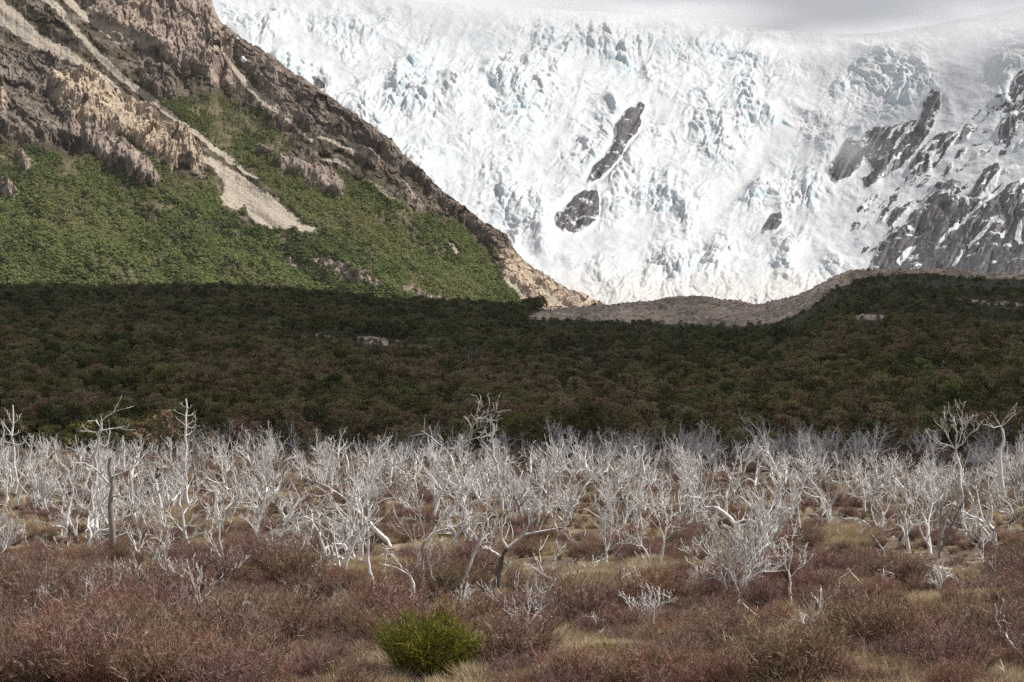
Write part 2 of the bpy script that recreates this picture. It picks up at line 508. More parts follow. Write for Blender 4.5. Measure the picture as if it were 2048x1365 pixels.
BARE = poly_mask([
    [(1040, 640), (1110, 612), (1250, 598), (1400, 584), (1540, 600), (1580, 594), (1625, 575), (1600, 625), (1560, 645), (1480, 655), (1400, 650), (1330, 648), (1250, 645), (1160, 640)],
    stroke([(580, 674), (640, 674), (690, 683)], [5, 11, 7]), stroke([(690, 677), (740, 680), (790, 689), (835, 693)], [5, 13, 11, 5]),
    stroke([(1280, 692), (1330, 690), (1370, 696)], [2, 5, 3]),
    stroke([(1900, 600), (1960, 606), (2070, 610)], [3, 7, 4]),
    [(1690, 632), (1760, 629), (1790, 638), (1710, 640)],
    [(1600, 600), (1640, 560), (1700, 540), (1850, 528), (2060, 546), (2060, 560), (1940, 556), (1850, 546), (1740, 553), (1665, 580), (1612, 625)],
], 1)

def build_ground():
    us = np.concatenate([np.linspace(-1500, -100, 60), np.linspace(-95, 2145, 450), np.linspace(2150, 3550, 60)])
    ds = np.concatenate([[0.05, 1, 3], np.geomspace(6, 300, 160), np.geomspace(302, 1500, 230)])
    U, D = np.meshgrid(us, ds)
    Z = terrain_z(U, D)
    X = D * (U - 1024) / F
    px, py = to_pix(X, np.maximum(D, 1), Z)
    dc = interp(CREST_D, U)
    me = raw_mesh('ground', np.stack([X, D, Z], -1).reshape(-1, 3), grid_faces(*U.shape), [M_GROUND], smooth=True)
    bare = np.where(D > D0, sample(BARE, px, py), 0)
    add_attr(me, 'bare', bare)
    add_attr(me, 'far', sstep(300, 335, D))
    link('ground', me, label='valley floor of dry grass and brown soil rising to wooded hills', kind='structure')
    # the land beyond the sides of the view and behind the viewer
    s = 9000
    v = [(-s, -s, -14), (s, -s, -14), (s, s, -14), (-s, s, -14)]
    me = raw_mesh('terrain', v, [(0, 1, 2, 3)], [M_GROUND])
    add_attr(me, 'bare', [0] * 4); add_attr(me, 'far', [1] * 4)
    link('terrain', me, kind='structure', label='low open land stretching away around the valley')
build_ground()

# ------------------------------------------------------------------ left mountain
RIDGE = [(-300, -560), (0, -330), (300, -95), (395, -20), (420, 0), (438, 42), (447, 52), (470, 72), (500, 93), (540, 113), (570, 140), (615, 165), (650, 195), (700, 225), (750, 262), (790, 290), (830, 332), (845, 350),
         (870, 370), (920, 410), (970, 448), (1000, 462), (1015, 470), (1024, 490), (1040, 512), (1070, 535), (1095, 555), (1130, 575), (1165, 595), (1190, 608), (1240, 640), (1320, 665)]
SCREE = poly_mask([
    [(397, 302), (421, 312), (447, 328), (457, 334), (489, 358), (521, 381), (544, 400), (567, 414), (603, 439), (614, 450), (642, 462), (630, 471), (599, 469), (567, 462), (513, 457), (499, 436), (495, 431), (489, 420), (461, 419),
     (440, 419), (437, 394), (449, 384), (449, 372), (444, 355), (427, 336), (411, 320)],
    stroke([(60, -20), (118, 27), (150, 70), (191, 112), (245, 158), (288, 187), (345, 228), (393, 264), (430, 296), (461, 320), (492, 347), (521, 362)], [15, 12, 10, 11, 10, 6]),
    stroke([(-20, 5), (30, 38), (70, 75), (105, 98), (140, 122), (176, 142)], [36, 34, 26, 16, 9, 4]),
    stroke([(70, 75), (130, 100), (185, 140), (240, 175)], [22, 14, 10, 5]),
    stroke([(115, -15), (165, 35), (215, 70), (240, 92)], [20, 14, 8, 4]),
    stroke([(200, 55), (250, 75), (290, 97), (315, 102)], [10, 9, 6, 3]),
    stroke([(440, 90), (455, 130), (490, 175), (520, 205), (560, 235), (600, 270), (625, 288)], [5, 12, 13, 9, 5, 3]),
    stroke([(620, 280), (660, 285), (720, 315), (760, 345)], [3, 7, 5, 3]),
    stroke([(640, 318), (680, 325), (705, 345)], [4, 6, 4]),
    stroke([(745, 370), (775, 390), (800, 400)], [3, 5, 3]),
    stroke([(895, 480), (915, 500), (938, 515)], [5, 10, 5]),
    stroke([(735, 362), (770, 387)], [4, 6]),
    stroke([(1010, 560), (1040, 590), (1075, 625)], [10, 14, 10]), stroke([(1060, 560), (1100, 590), (1140, 620)], [6, 12, 8]),
], 1)
ROCK_WARM = [[(100 + x * .227, 60 + y * .227) for x, y in [(20, 400), (200, 390), (370, 370), (520, 480), (650, 600), (830, 660), (900, 750), (1000, 820), (1170, 880), (1220, 940), (1300, 1060), (1370, 1170), (1350, 1200), (1260, 1270), (1150, 1190),
             (1080, 1270), (940, 1150), (700, 1010), (560, 950), (480, 900), (300, 850), (200, 750), (60, 650), (0, 560)]],
             [(-10, 200), (8, 205), (8, 250), (-10, 260)], [(1000, 500), (1030, 505), (1060, 535), (1110, 568), (1200, 612), (1200, 645), (1070, 645), (1035, 600), (1000, 555)]]
ROCK_PINK = [[(150, -30), (420, -30), (442, 50), (470, 90), (455, 150), (465, 180), (440, 172), (350, 135), (300, 102), (240, 92), (190, 50)],
             [(140, 215), (190, 240), (240, 290), (300, 335), (322, 368), (285, 378), (230, 340), (170, 300), (135, 260)],
             [(623, 331), (660, 340), (690, 370), (686, 402), (650, 395), (600, 355), (560, 340), (540, 320), (580, 320)], [(390, 340), (412, 345), (408, 362), (395, 360)],
             [(700, 300), (740, 310), (770, 345), (740, 340)], [(780, 350), (830, 390), (845, 418), (815, 400)],
             [(520, 195), (570, 235), (600, 265), (575, 262), (520, 225)],
             stroke([(540, 505), (585, 520), (600, 540)], [10, 22, 12]), stroke([(600, 515), (680, 545), (760, 585)], [10, 30, 16]), stroke([(440, 572), (540, 578), (600, 588), (680, 600)], [14, 26, 24, 20]), stroke([(540, 440), (600, 470)], [4, 8]), stroke([(820, 545), (860, 560)], [5, 9]),
             stroke([(790, 580), (850, 600), (900, 615)], [16, 24, 16]), [(1022, 490), (1045, 515), (1100, 555), (1160, 592), (1110, 585), (1060, 555), (1020, 535)],
             [(30, 300), (70, 330), (40, 345)], [(0, 350), (40, 385), (30, 400), (0, 385)]]
ROCK_DARK = [[(-20, 92), (80, 95), (150, 118), (175, 145), (165, 165), (110, 165), (60, 200), (-20, 195)],
             [(-20, 195), (60, 205), (140, 215), (150, 290), (60, 290), (-20, 262)],
             [(438, 40), (470, 70), (540, 110), (615, 162), (700, 222), (790, 288), (840, 345), (850, 375), (800, 345), (740, 300), (680, 275), (620, 270), (560, 225), (500, 165), (470, 120)],
             [(840, 345), (920, 410), (1000, 460), (1025, 492), (1035, 520), (1000, 510), (960, 470), (900, 425), (850, 385)],
             [(255, 118), (330, 135), (355, 165), (345, 200), (310, 195), (280, 165)],
             [(510, 290), (560, 300), (545, 320), (515, 310)]]
FOREST = poly_mask([
    [(-80, 285), (60, 295), (130, 318), (160, 305), (215, 338), (290, 378), (325, 372), (330, 345), (300, 330), (270, 300), (330, 330), (395, 362), (430, 340), (440, 420), (510, 460), (640, 478), (560, 400), (470, 325), (350, 225), (310, 195),
     (420, 185), (520, 228), (590, 290), (560, 310), (620, 330), (690, 350), (760, 390), (800, 440), (880, 470), (960, 520), (1000, 560), (1060, 625), (1060, 700), (-80, 700)],
    [(30, 205), (130, 205), (150, 245), (110, 265), (40, 250)],
    stroke([(205, 270), (250, 300), (300, 330), (340, 360)], [12, 24, 26, 20]),
    stroke([(730, 370), (800, 420), (880, 460), (960, 510), (1000, 560)], [14, 24, 26, 22, 16]),
    [(900, 440), (960, 490), (985, 530), (940, 505), (890, 470)],
    stroke([(480, 430), (500, 418)], [10, 16]), stroke([(505, 408), (530, 428)], [10, 20]), stroke([(555, 425), (585, 437)], [8, 8]),
], 1)
SNOWM = poly_mask([stroke([(468, 96), (475, 100)], [5, 6]), stroke([(480, 128), (490, 138)], [8, 8]), stroke([(500, 163), (510, 166)], [4, 5]), stroke([(518, 182), (526, 184)], [4, 4]), stroke([(218, -4), (228, 8)], [10, 8])], 1)

def displace_dir(z):
    return np.array([0.25, -0.78, 0.57])

def build_mountain():
    us = np.linspace(-260, 1330, 900)
    rows, back = 440, 16
    yr = interp(RIDGE, us)
    yr = yr + 2.0 * fbm(us / 22.0, us * 0, 4, 0.6, 40)
    dr = interp([(-300, 2350), (0, 2200), (430, 2010), (800, 1850), (1190, 1720), (1330, 1700)], us)
    db = interp([(-300, 1490), (0, 1500), (430, 1555), (800, 1600), (1190, 1665), (1330, 1690)], us)
    # rows are spaced evenly over what the slope shows: rows below the frame edge stay dense, the top beyond it is coarse
    t = np.linspace(0, 1, rows)[:, None]
    base = 650.0
    top = np.maximum(yr, -30)[None]
    PY = base + (top - base) * t
    frac = (base - PY) / (base - yr[None])                         # 0 foot .. 1 ridge
    Y = db[None] + (dr - db)[None] * frac ** 0.93
    if True:
        extra = np.linspace(0, 1, back)[1:, None]                    # from the frame edge up to the ridge, then over it
        PYe = top + (yr[None] - top) * np.minimum(extra * 2, 1)
        fe = (base - PYe) / (base - yr[None])
        Ye = db[None] + (dr - db)[None] * fe ** 0.93 + 260 * np.maximum(extra * 2 - 1, 0)
        PY = np.concatenate([PY, PYe]); Y = np.concatenate([Y, Ye])
        drop = np.concatenate([np.zeros((rows, len(us))), 200 * np.maximum(extra * 2 - 1, 0) * np.ones((1, len(us)))])
    U = np.ones_like(PY) * us[None]
    sx, sz = pix_dir(U, PY)
    X, Z = sx * Y, EYE + sz * Y - drop
    wU = U + 5.0 * fbm(U / 16, PY / 16, 4, .6, 201)
    wV = PY + 5.0 * fbm(U / 16, PY / 16, 4, .6, 205)
    scree = sample(SCREE, U * .5 + wU * .5, PY * .5 + wV * .5)
    warm, pink, dark = (poly_mask(p, 2) for p in (ROCK_WARM, ROCK_PINK, ROCK_DARK))
    wide = sample(blur_mask(np.clip(warm * 1.3 + pink * 0.75 + dark * 0.7, 0, 1.3), 5), U, PY)
    warm, pink, dark = (sample(q, wU, wV) for q in (warm, pink, dark))
    low_pink = sstep(480, 500, PY)
    pink = pink * (1 - low_pink * .40 * sstep(-.5, .2, fbm(U / 9, PY / 7, 4, .6, 211)))
    rock = np.clip(np.maximum(np.maximum(warm, pink), dark), 0, 1)
    forest = sample(FOREST, wU, wV)
    s = 0.385                                                       # metres per photo pixel on this face
    a, b = U * s, PY * s
    # strata and gullies run down to the right
    ca, sa = math.cos(0.62), math.sin(0.62)
    ga, gb = a * ca + b * sa, -a * sa + b * ca
    wa, wb = 3.0 * fbm(a / 12, b / 12, 4, .55, 9), 3.0 * fbm(a / 12, b / 12, 4, .55, 10)
    cols = 1.9 * facets((a + wa) / 17.0, (b + wb) / 40.0, 10, 1.4) + 1.0 * facets((a + wa) / 7.0, (b + wb) / 20.0, 11, 1.5) + .40 * facets((a + .5 * wa) / 3.0, (b + .5 * wb) / 9.0, 12, 1.5) + .16 * facets(a / 1.4, b / 3.4, 14, 1.5)
    beds = 1.6 * facets((ga + wa) / 50.0, (gb + wb) / 19.0, 20, 1.4) + 1.0 * facets((ga + wa) / 26.0, (gb + wb) / 8.0, 13, 1.6) + .55 * facets((ga + .5 * wa) / 10, (gb + .5 * wb) / 3.2, 16, 1.6) + .25 * facets(ga / 3.6, gb / 1.4, 18, 1.6)
    crag = fbm((a + wa) / 22, (b + wb) / 22, 6, 0.55, 15)
    relief = rock * (1 - 0.8 * scree) * (warm * (4.6 * cols + 3.0 * crag + 2.0) + pink * (1 - warm) * (4.2 * cols + 3.0 * crag) + dark * (1 - warm) * (4.0 * beds + 3.0 * crag))
    relief = (relief + 4.0 * wide * (1 - scree)) * (1 - .6 * low_pink)
    gully = 7.0 * fbm(ga / 240, gb / 45, 5, 0.5, 17) + 2.2 * fbm(a / 16, b / 16, 4, 0.55, 19) * (1 - 0.85 * scree) + 0.25 * fbm(a / 2.4, b / 2.4, 3, .6, 23)
    edge = 1 - sstep(0.93, 1.0, np.concatenate([frac, np.ones((back - 1, len(us)))])) * 0.55
    broken = (2.2 * facets((ga + wa) / 20, (gb + wb) / 9, 31, 1.6) + 1.2 * facets((ga + .5 * wa) / 7, (gb + .5 * wb) / 3.5, 33, 1.6) - 1.5) * (1 - forest) * (1 - scree)
    h = (relief * 0.8 + gully + broken) * edge
    dv = displace_dir(None)
    V = np.stack([X + h * dv[0], Y + h * dv[1], Z + h * dv[2]], -1)
    me = raw_mesh('mountain', V.reshape(-1, 3), grid_faces(*U.shape), [M_MOUNT], smooth=False)
    add_attr(me, 'scree', scree); add_attr(me, 'rock', rock); add_attr(me, 'forest', forest)
    tn = fbm(a / 40, b / 40, 4, .5, 29)
    add_attr(me, 'tint', np.clip((warm * 1.0 + pink * 0.5 * (1 - warm) + 0.05) + 0.22 * tn, 0, 1))
    add_attr(me, 'snow', sample(SNOWM, U, PY))
    link('mountain', me, label='steep mountainside of crags, scree chutes and green forest', kind='structure')
    return V, U, PY, scree, rock, forest, np.concatenate([frac, np.ones((back - 1, len(us)))])
MOUNT = build_mountain()

# ------------------------------------------------------------------ glacier bowl with nunataks and the snowy buttress on the right
GTOP = [(-300, -60), (300, -40), (420, -22), (600, -10), (800, 0), (1000, 14), (1150, 22), (1250, 28), (1320, 34), (1400, 45), (1500, 56), (1600, 66), (1700, 71), (1780, 64), (1850, 53), (1950, 33), (2048, 12), (2300, -40)]
G_ROCK = [
    [(1060 + x * .227, 180 + y * .227) for x, y in [(970, 125), (1020, 160), (1000, 210), (960, 235), (985, 300), (940, 400), (860, 480), (800, 610), (720, 700), (630, 790), (570, 815), (500, 860), (530, 780), (560, 690), (620, 640), (660, 590), (740, 480), (770, 400), (745, 320), (800, 280), (840, 200), (900, 165), (925, 185)]],
    [(1060 + x * .227, 180 + y * .227) for x, y in [(480, 905), (600, 930), (612, 1050), (600, 1150), (540, 1210), (470, 1245), (400, 1270), (270, 1240), (230, 1235), (222, 1150), (240, 1095), (300, 1100), (320, 1030), (360, 1010), (380, 960)]],
    [(1450 + x * .469, 0 + y * .469) for x, y in [(200, 910), (240, 920), (245, 965), (215, 995), (160, 1003), (165, 970), (180, 935)]],
    [(1450 + x * .469, 0 + y * .469) for x, y in [(430, 735), (490, 660), (520, 600), (560, 590), (580, 620), (600, 580), (640, 545), (700, 540), (740, 540), (770, 515), (830, 525), (845, 440), (880, 395), (915, 410), (920, 450), (905, 510), (880, 560), (840, 620), (790, 690), (720, 740), (660, 775), (630, 800), (600, 760), (640, 740), (610, 700), (590, 670), (585, 710), (530, 765), (475, 790)]],
    [(1450 + x * .469, 0 + y * .469) for x, y in [(780, 730), (830, 660), (900, 590), (960, 565), (1000, 575), (960, 630), (910, 700), (850, 750), (790, 765)]],
    [(1450 + x * .469, 0 + y * .469) for x, y in [(630, 1120), (680, 1030), (720, 1000), (780, 960), (850, 890), (920, 860), (1010, 850), (1090, 870), (1190, 800), (1280, 770), (1500, 700), (1500, 1300), (640, 1300)]],
    [(1450 + x * .469, 0 + y * .469) for x, y in [(1210, 400), (1240, 330), (1300, 290), (1500, 270), (1500, 420), (1280, 400), (1230, 440)]],
    [(1450 + x * .469, 0 + y * .469) for x, y in [(1160, 570), (1200, 480), (1300, 430), (1500, 430), (1500, 500), (1280, 530), (1200, 590), (1165, 610)]],
    [(1450 + x * .469, 0 + y * .469) for x, y in [(1040, 850), (1110, 710), (1170, 720), (1150, 800), (1080, 860)]],
    [(1450 + x * .469, 0 + y * .469) for x, y in [(840, 890), (900, 800), (1000, 770), (1010, 800), (930, 850)]],
    [(1450 + x * .469, 0 + y * .469) for x, y in [(650, 950), (690, 880), (700, 900), (670, 950)]],
    [(1450 + x * .469, 0 + y * .469) for x, y in [(690, 970), (720, 910), (770, 885), (780, 900), (740, 940), (700, 980)]],
    [(1450 + x * .469, 0 + y * .469) for x, y in [(560, 905), (600, 865), (660, 825), (650, 850), (600, 890), (565, 915)]],
    [(1450 + x * .469, 0 + y * .469) for x, y in [(585, 770), (640, 740), (660, 760), (630, 800), (590, 815)]],
    [(1450 + x * .469, 0 + y * .469) for x, y in [(1010, 590), (1040, 550), (1050, 560), (1025, 600)]],
    [(1450 + x * .469, 0 + y * .469) for x, y in [(990, 660), (1030, 630), (1025, 650), (1000, 680)]],
    [(1450 + x * .469, 0 + y * .469) for x, y in [(1060, 670), (1100, 645), (1115, 660), (1070, 680)]],
    [(1450 + x * .469, 0 + y * .469) for x, y in [(940, 730), (970, 690), (970, 720), (945, 745)]],
    [(1450 + x * .469, 0 + y * .469) for x, y in [(1180, 740), (1240, 700), (1250, 720), (1200, 750)]],
    [(1450 + x * .469, 0 + y * .469) for x, y in [(1230, 630), (1280, 590), (1290, 620), (1240, 640)]],
    [(622, 158), (636, 156), (650, 170), (652, 182), (632, 176)],
]
# long snow gullies that cut the buttress
G_GULLY = poly_mask([
    stroke([(2060, 330), (1960, 420), (1900, 470), (1870, 510)], [6, 7, 6, 2]), stroke([(1990, 450), (1960, 480), (1935, 500)], [4, 6, 4]), stroke([(1830, 500), (1810, 520), (1795, 536)], [5, 8, 10]),
    stroke([(2040, 450), (2035, 480), (2042, 500)], [6, 10, 4]), stroke([(1925, 505), (1912, 530), (1900, 545)], [3, 6, 3]), stroke([(1975, 478), (2005, 475), (2010, 462)], [3, 4, 3]), stroke([(1828, 470), (1815, 465)], [5, 8]),
    stroke([(1925, 385), (1940, 420), (1920, 400)], [6, 4, 3]), stroke([(2060, 300), (2000, 360), (1960, 400)], [16, 14, 6]),
], 1)
G_SMOOTH = poly_mask([
    stroke([(1560, 270), (1500, 340), (1450, 400), (1400, 480), (1360, 520)], [60, 50, 34, 30, 26]), stroke([(1300, 430), (1270, 480), (1200, 490), (1100, 490)], [20, 40, 50, 60]),
    stroke([(1680, 400), (1690, 460), (1720, 530)], [90, 100, 60]), stroke([(1600, 500), (1640, 540)], [80, 60]), stroke([(1900, 80), (1950, 180), (1930, 260), (1850, 330), (1760, 400)], [150, 110, 70, 50, 40]),
    stroke([(700, 180), (660, 120), (560, 60)], [30, 50, 80]), stroke([(1130, 230), (1090, 300), (1060, 340)], [24, 26, 20]), [(1400, 50), (1700, 75), (1760, 120), (1650, 130), (1500, 95)],
    stroke([(1030, 490), (1080, 530), (1150, 560)], [40, 40, 30]),
], 6)

def smooth1(a, r):
    for _ in range(3): a = np.convolve(np.pad(a, r, mode='edge'), np.ones(2 * r + 1) / (2 * r + 1), 'valid')
    return a

def build_glacier():
    us = np.linspace(330, 2170, 1000)
    rows, back = 500, 10
    top = smooth1(interp(GTOP, us), 25)
    base = 640.0
    t = np.linspace(0, 1, rows)[:, None]
    PY = base + (top[None] - base) * t
    prof = smooth1(interp([(0, 0), (.12, .22), (.22, .34), (.6, .66), (.85, .88), (1, 1)], t[:, 0]), 20)[:, None]
    dt = smooth1(interp([(330, 4700), (1200, 5100), (1700, 5200), (2170, 4500)], us), 90)[None]
    dbase = interp([(330, 3300), (1200, 3450), (1650, 3500), (1800, 3350), (2170, 3000)], us)
    dbase = smooth1(dbase, 40)[None]
    Y = dbase + (dt - dbase) * prof
    e = np.linspace(0, 1, back)[1:, None]
    PYb = np.ones_like(e) * top[None]
    Yb = dt + 500 * e
    PY = np.concatenate([PY, PYb]); Y = np.concatenate([Y, Yb])
    drop = np.concatenate([np.zeros((rows, len(us))), (60 * e + 90 * e * e) * np.ones_like(us)[None]])
    T = np.concatenate([t, np.ones_like(e)]) * np.ones_like(us)[None]
    U = np.ones_like(PY) * us[None]
    sx, sz = pix_dir(U, PY)
    X, Z = sx * Y, EYE + sz * Y - drop
    rockm = poly_mask(G_ROCK, 1)
    rock = sample(rockm, U, PY)
    rwide = sample(blur_mask(rockm, 5), U, PY)
    gul = sample(G_GULLY, U, PY)
    smooth = np.clip(sample(G_SMOOTH, U, PY), 0, 1)
    smooth = np.maximum(smooth, sstep(0.90, 0.99, T) * 0.85)
    smooth = np.maximum(smooth, sstep(1600, 1800, U) * sstep(240, 330, PY))
    # broken icefall: blocks, crevasses across the flow, rounded swells
    wu = U + 18 * fbm(U / 80, PY / 80, 3, .5, 51)
    wv = PY + 18 * fbm(U / 80, PY / 80, 3, .5, 57)
    zone = sstep(-0.35, 0.4, fbm(U / 140, PY / 110, 3, .5, 61))                  # crumbled against billowed
    f1, f2, c = voronoi(wu / 30, wv / 19, 63)
    g1, g2, c2 = voronoi(wu / 11, wv / 8, 65)
    block = 7 * sstep(0.02, .3, f2 - f1) * (.5 + c)
    small = 2.6 * sstep(0.02, .35, g2 - g1) * (.4 + c2)
    swell = 26 * fbm(wu / 95, wv / 60, 3, .45, 67) + 9 * np.abs(fbm(wu / 34, wv / 20, 4, .5, 69))
    ridges = 6.5 * ridged(wu / 60, wv / 22, 6, .60, 71)
    fine = 2.4 * fbm(wu / 8, wv / 3.8, 4, .65, 73)
    flow = ridged((U + 0.25 * PY + 30 * fbm(U / 200, PY / 200, 2, .5, 78)) / 46, PY / 420, 3, .5, 72)      # bands along the flow
    # long curved crevasses across the flow
    cre = np.abs(perlin(wu / 70 + 3, (wv + 10 * np.sin(U / 90)) / 9, 74))
    crev = -5.0 * (1 - sstep(0, .10, cre)) * sstep(.05, .45, fbm(U / 60, PY / 40, 2, .5, 76))
    foot = 1 - sstep(0.05, 0.2, T)
    rough = (1 - smooth) * (1 - 0.95 * np.clip(rwide * 3, 0, 1))
    vary = .55 + .75 * sstep(-.3, .35, fbm(U / 170 + 4, PY / 120, 3, .5, 62))
    h = 0.54 * rough * vary * (block * zone + 5 * flow + small * (0.2 + 0.8 * zone) + 0.8 * swell + ridges * (0.35 + .65 * zone) + crev + fine)
    h = h * (1 - 0.72 * foot) + foot * rough * (2.6 * ridged(wu / 12, wv / 6, 4, .6, 75) + 4 * fbm(wu / 60, wv / 25, 3, .5, 77))
    h = h + smooth * (4 * fbm(U / 60, PY / 40, 4, .5, 79))
    # rock faces stand proud, cut by slanting ribs
    ribs = .6 * fbm((U + PY * 0.5) / 26, (PY - U * .2) / 90, 5, .5, 81) + .5 * facets((U + PY * .5) / 22, (PY - U * .3) / 46, 82, 1.4) + .25 * facets((U + PY * .5) / 8, PY / 15, 84, 1.4)
    h = h + 5 * rwide + np.clip(rock * 1.4, 0, 1) * 11 * ribs
    h = h * (1 - 0.6 * sstep(0.97, 1.0, T))
    V = np.stack([X, Y - 0.55 * h, Z + 0.8 * h], -1)
    me = raw_mesh('glacier', V.reshape(-1, 3), grid_faces(*U.shape), [M_GLACIER], smooth=True)
    # slanting ribs of rock and snow on the right-hand slope
    al, ac = -.67 * U + .74 * PY, .74 * U + .67 * PY
    al, ac = al + 8 * fbm(U / 40, PY / 40, 3, .5, 91), ac + 5 * fbm(U / 25, PY / 25, 3, .5, 92)
    zone_r = sample(poly_mask([[(1690, 450), (1800, 340), (1890, 275), (1960, 215), (2070, 150), (2200, 150), (2200, 420), (1990, 390), (1880, 440), (1800, 480), (1740, 545)]], 8), U, PY)
    rib = fbm(ac / 13, al / 60, 4, .55, 93) + .35 * fbm(U / 60, PY / 60, 2, .5, 95)
    rock = np.maximum(rock, zone_r * sstep(.12, .30, rib))
    cut = sstep(.34, .46, fbm(ac / 10, al / 75, 4, .5, 97)) * sstep(1700, 1760, U) * (1 - .95 * sstep(370, 460, PY))
    rock = rock * (1 - .9 * cut)
    add_attr(me, 'rock', rock * (1 - np.clip(gul * 1.6, 0, 1)))
    add_attr(me, 'ice', np.clip(rough * (0.35 + 0.9 * sstep(-.2, .5, fbm(U / 110, PY / 110, 3, .5, 87))), 0, 1))
    add_attr(me, 'dirt', (foot * 0.75 + 0.25 * (1 - sstep(.15, .35, T))) * (1 - rock) * sstep(900, 1200, U))
    add_attr(me, 'streak', 0.11 * np.clip(1 - rwide, 0, 1) * (rock > 0.02) + 0.02)
    link('glacier', me, label='broken white icefall with dark rock islands and a snow-streaked buttress', kind='structure')
build_glacier()
#--PLANTS--
# ------------------------------------------------------------------ plant building blocks
class Tubes:
    """collects tapered tubes; all tubes of equal length are meshed together"""
    def __init__(self): self.items = []
    def add(self, pts, rad, k): self.items.append((pts, rad, k))
    def arrays(self):
        groups = {}
        for p, r, k in self.items: groups.setdefault((len(p), k), []).append((p, r))
        VV, FF, off = [], [], 0
        for (n, k), lst in groups.items():
            P = np.array([a for a, _ in lst], float); R = np.array([b for _, b in lst], float)
            m = len(lst)
            T = np.gradient(P, axis=1)
            T /= np.linalg.norm(T, axis=2, keepdims=True) + 1e-9
            ref = np.where(np.abs(T[..., 2:3]) > 0.85, np.array([1.0, 0.2, 0.1]), np.array([0.1, 0.2, 1.0]))
            A = np.cross(T, ref); A /= np.linalg.norm(A, axis=2, keepdims=True) + 1e-9
            B = np.cross(T, A)
            th = np.arange(k) * 2 * math.pi / k
            ring = A[:, :, None] * np.cos(th)[None, None, :, None] + B[:, :, None] * np.sin(th)[None, None, :, None]
            V = P[:, :, None] + ring * R[:, :, None, None]
            idx = off + np.arange(m * n * k).reshape(m, n, k)
            nxt = np.roll(idx, -1, 2)
            f = np.stack([idx[:, :-1], nxt[:, :-1], nxt[:, 1:], idx[:, 1:]], -1).reshape(-1, 4)
            VV.append(V.reshape(-1, 3)); FF.append(f); off += m * n * k
        return np.concatenate(VV), np.concatenate(FF)
    def mesh(self, name, mat):
        v, f = self.arrays()
        return raw_mesh(name, v, f, [mat], smooth=True)

def unit(v):
    l = math.sqrt(v[0] * v[0] + v[1] * v[1] + v[2] * v[2]) + 1e-9
    return (v[0] / l, v[1] / l, v[2] / l)

def turned(d, ang, rnd):
    """d bent by ang towards a random side"""
    q = unit((rnd.gauss(0, 1), rnd.gauss(0, 1), rnd.gauss(0, 1)))
    dot = q[0] * d[0] + q[1] * d[1] + q[2] * d[2]
    s = unit((q[0] - dot * d[0], q[1] - dot * d[1], q[2] - dot * d[2]))
    c, n = math.cos(ang), math.sin(ang)
    return (d[0] * c + s[0] * n, d[1] * c + s[1] * n, d[2] * c + s[2] * n)

MINR = 0.0145
def path(p, d, L, n, wob, up, rnd, wind=0.0):
    pts = [p]; st = L / n
    for i in range(n):
        d = unit((d[0] + rnd.gauss(0, wob) + wind, d[1] + rnd.gauss(0, wob), d[2] + rnd.gauss(0, wob) + up))
        p = (p[0] + d[0] * st, p[1] + d[1] * st, p[2] + d[2] * st)
        pts.append(p)
    return pts

LEVELS = {1: (8, 5, 0.24, 0.05), 2: (6, 4, 0.22, 0.07), 3: (4, 3, 0.17, 0.08), 4: (3, 3, 0.16, 0.05)}   # segments, sides, wobble, lift
def branch(tb, p, d, L, r, level, rnd, wind=0.0, dens=1.0, pts=None):
    n, k, wob, up = LEVELS[level]
    if pts is None: pts = path(p, d, L, n, wob, up, rnd, wind)
    n = len(pts) - 1
    tip = max(MINR * 0.75, r * 0.30)
    rad = [max(r + (tip - r) * (i / n), MINR * 0.75) for i in range(n + 1)]
    tb.add(pts, rad, k)
    if level >= 4 or L < 0.22 or (level == 2 and rnd.random() < .12): return
    kids = {1: 5.0, 2: 3.0, 3: 1.3}[level] * dens
    kids = int(kids + rnd.random())
    for c in range(kids):
        t = 0.18 + 0.82 * (c + rnd.random()) / max(kids, 1)
        t = min(t, 0.999)
        i = min(int(t * n), n - 1); f = t * n - i
        a, b = pts[i], pts[i + 1]
        q = (a[0] + (b[0] - a[0]) * f, a[1] + (b[1] - a[1]) * f, a[2] + (b[2] - a[2]) * f)
        dd = unit((b[0] - a[0], b[1] - a[1], b[2] - a[2]))
        dd = turned(dd, rnd.uniform(0.35, 0.9), rnd)
        dd = unit((dd[0], dd[1], dd[2] + 0.18))
        cl = L * rnd.uniform(0.40, 0.74) * (1.05 - 0.45 * t)
        branch(tb, q, dd, cl, max(r * (1 - 0.6 * t) * 0.58, MINR), level + 1, rnd, wind, dens)

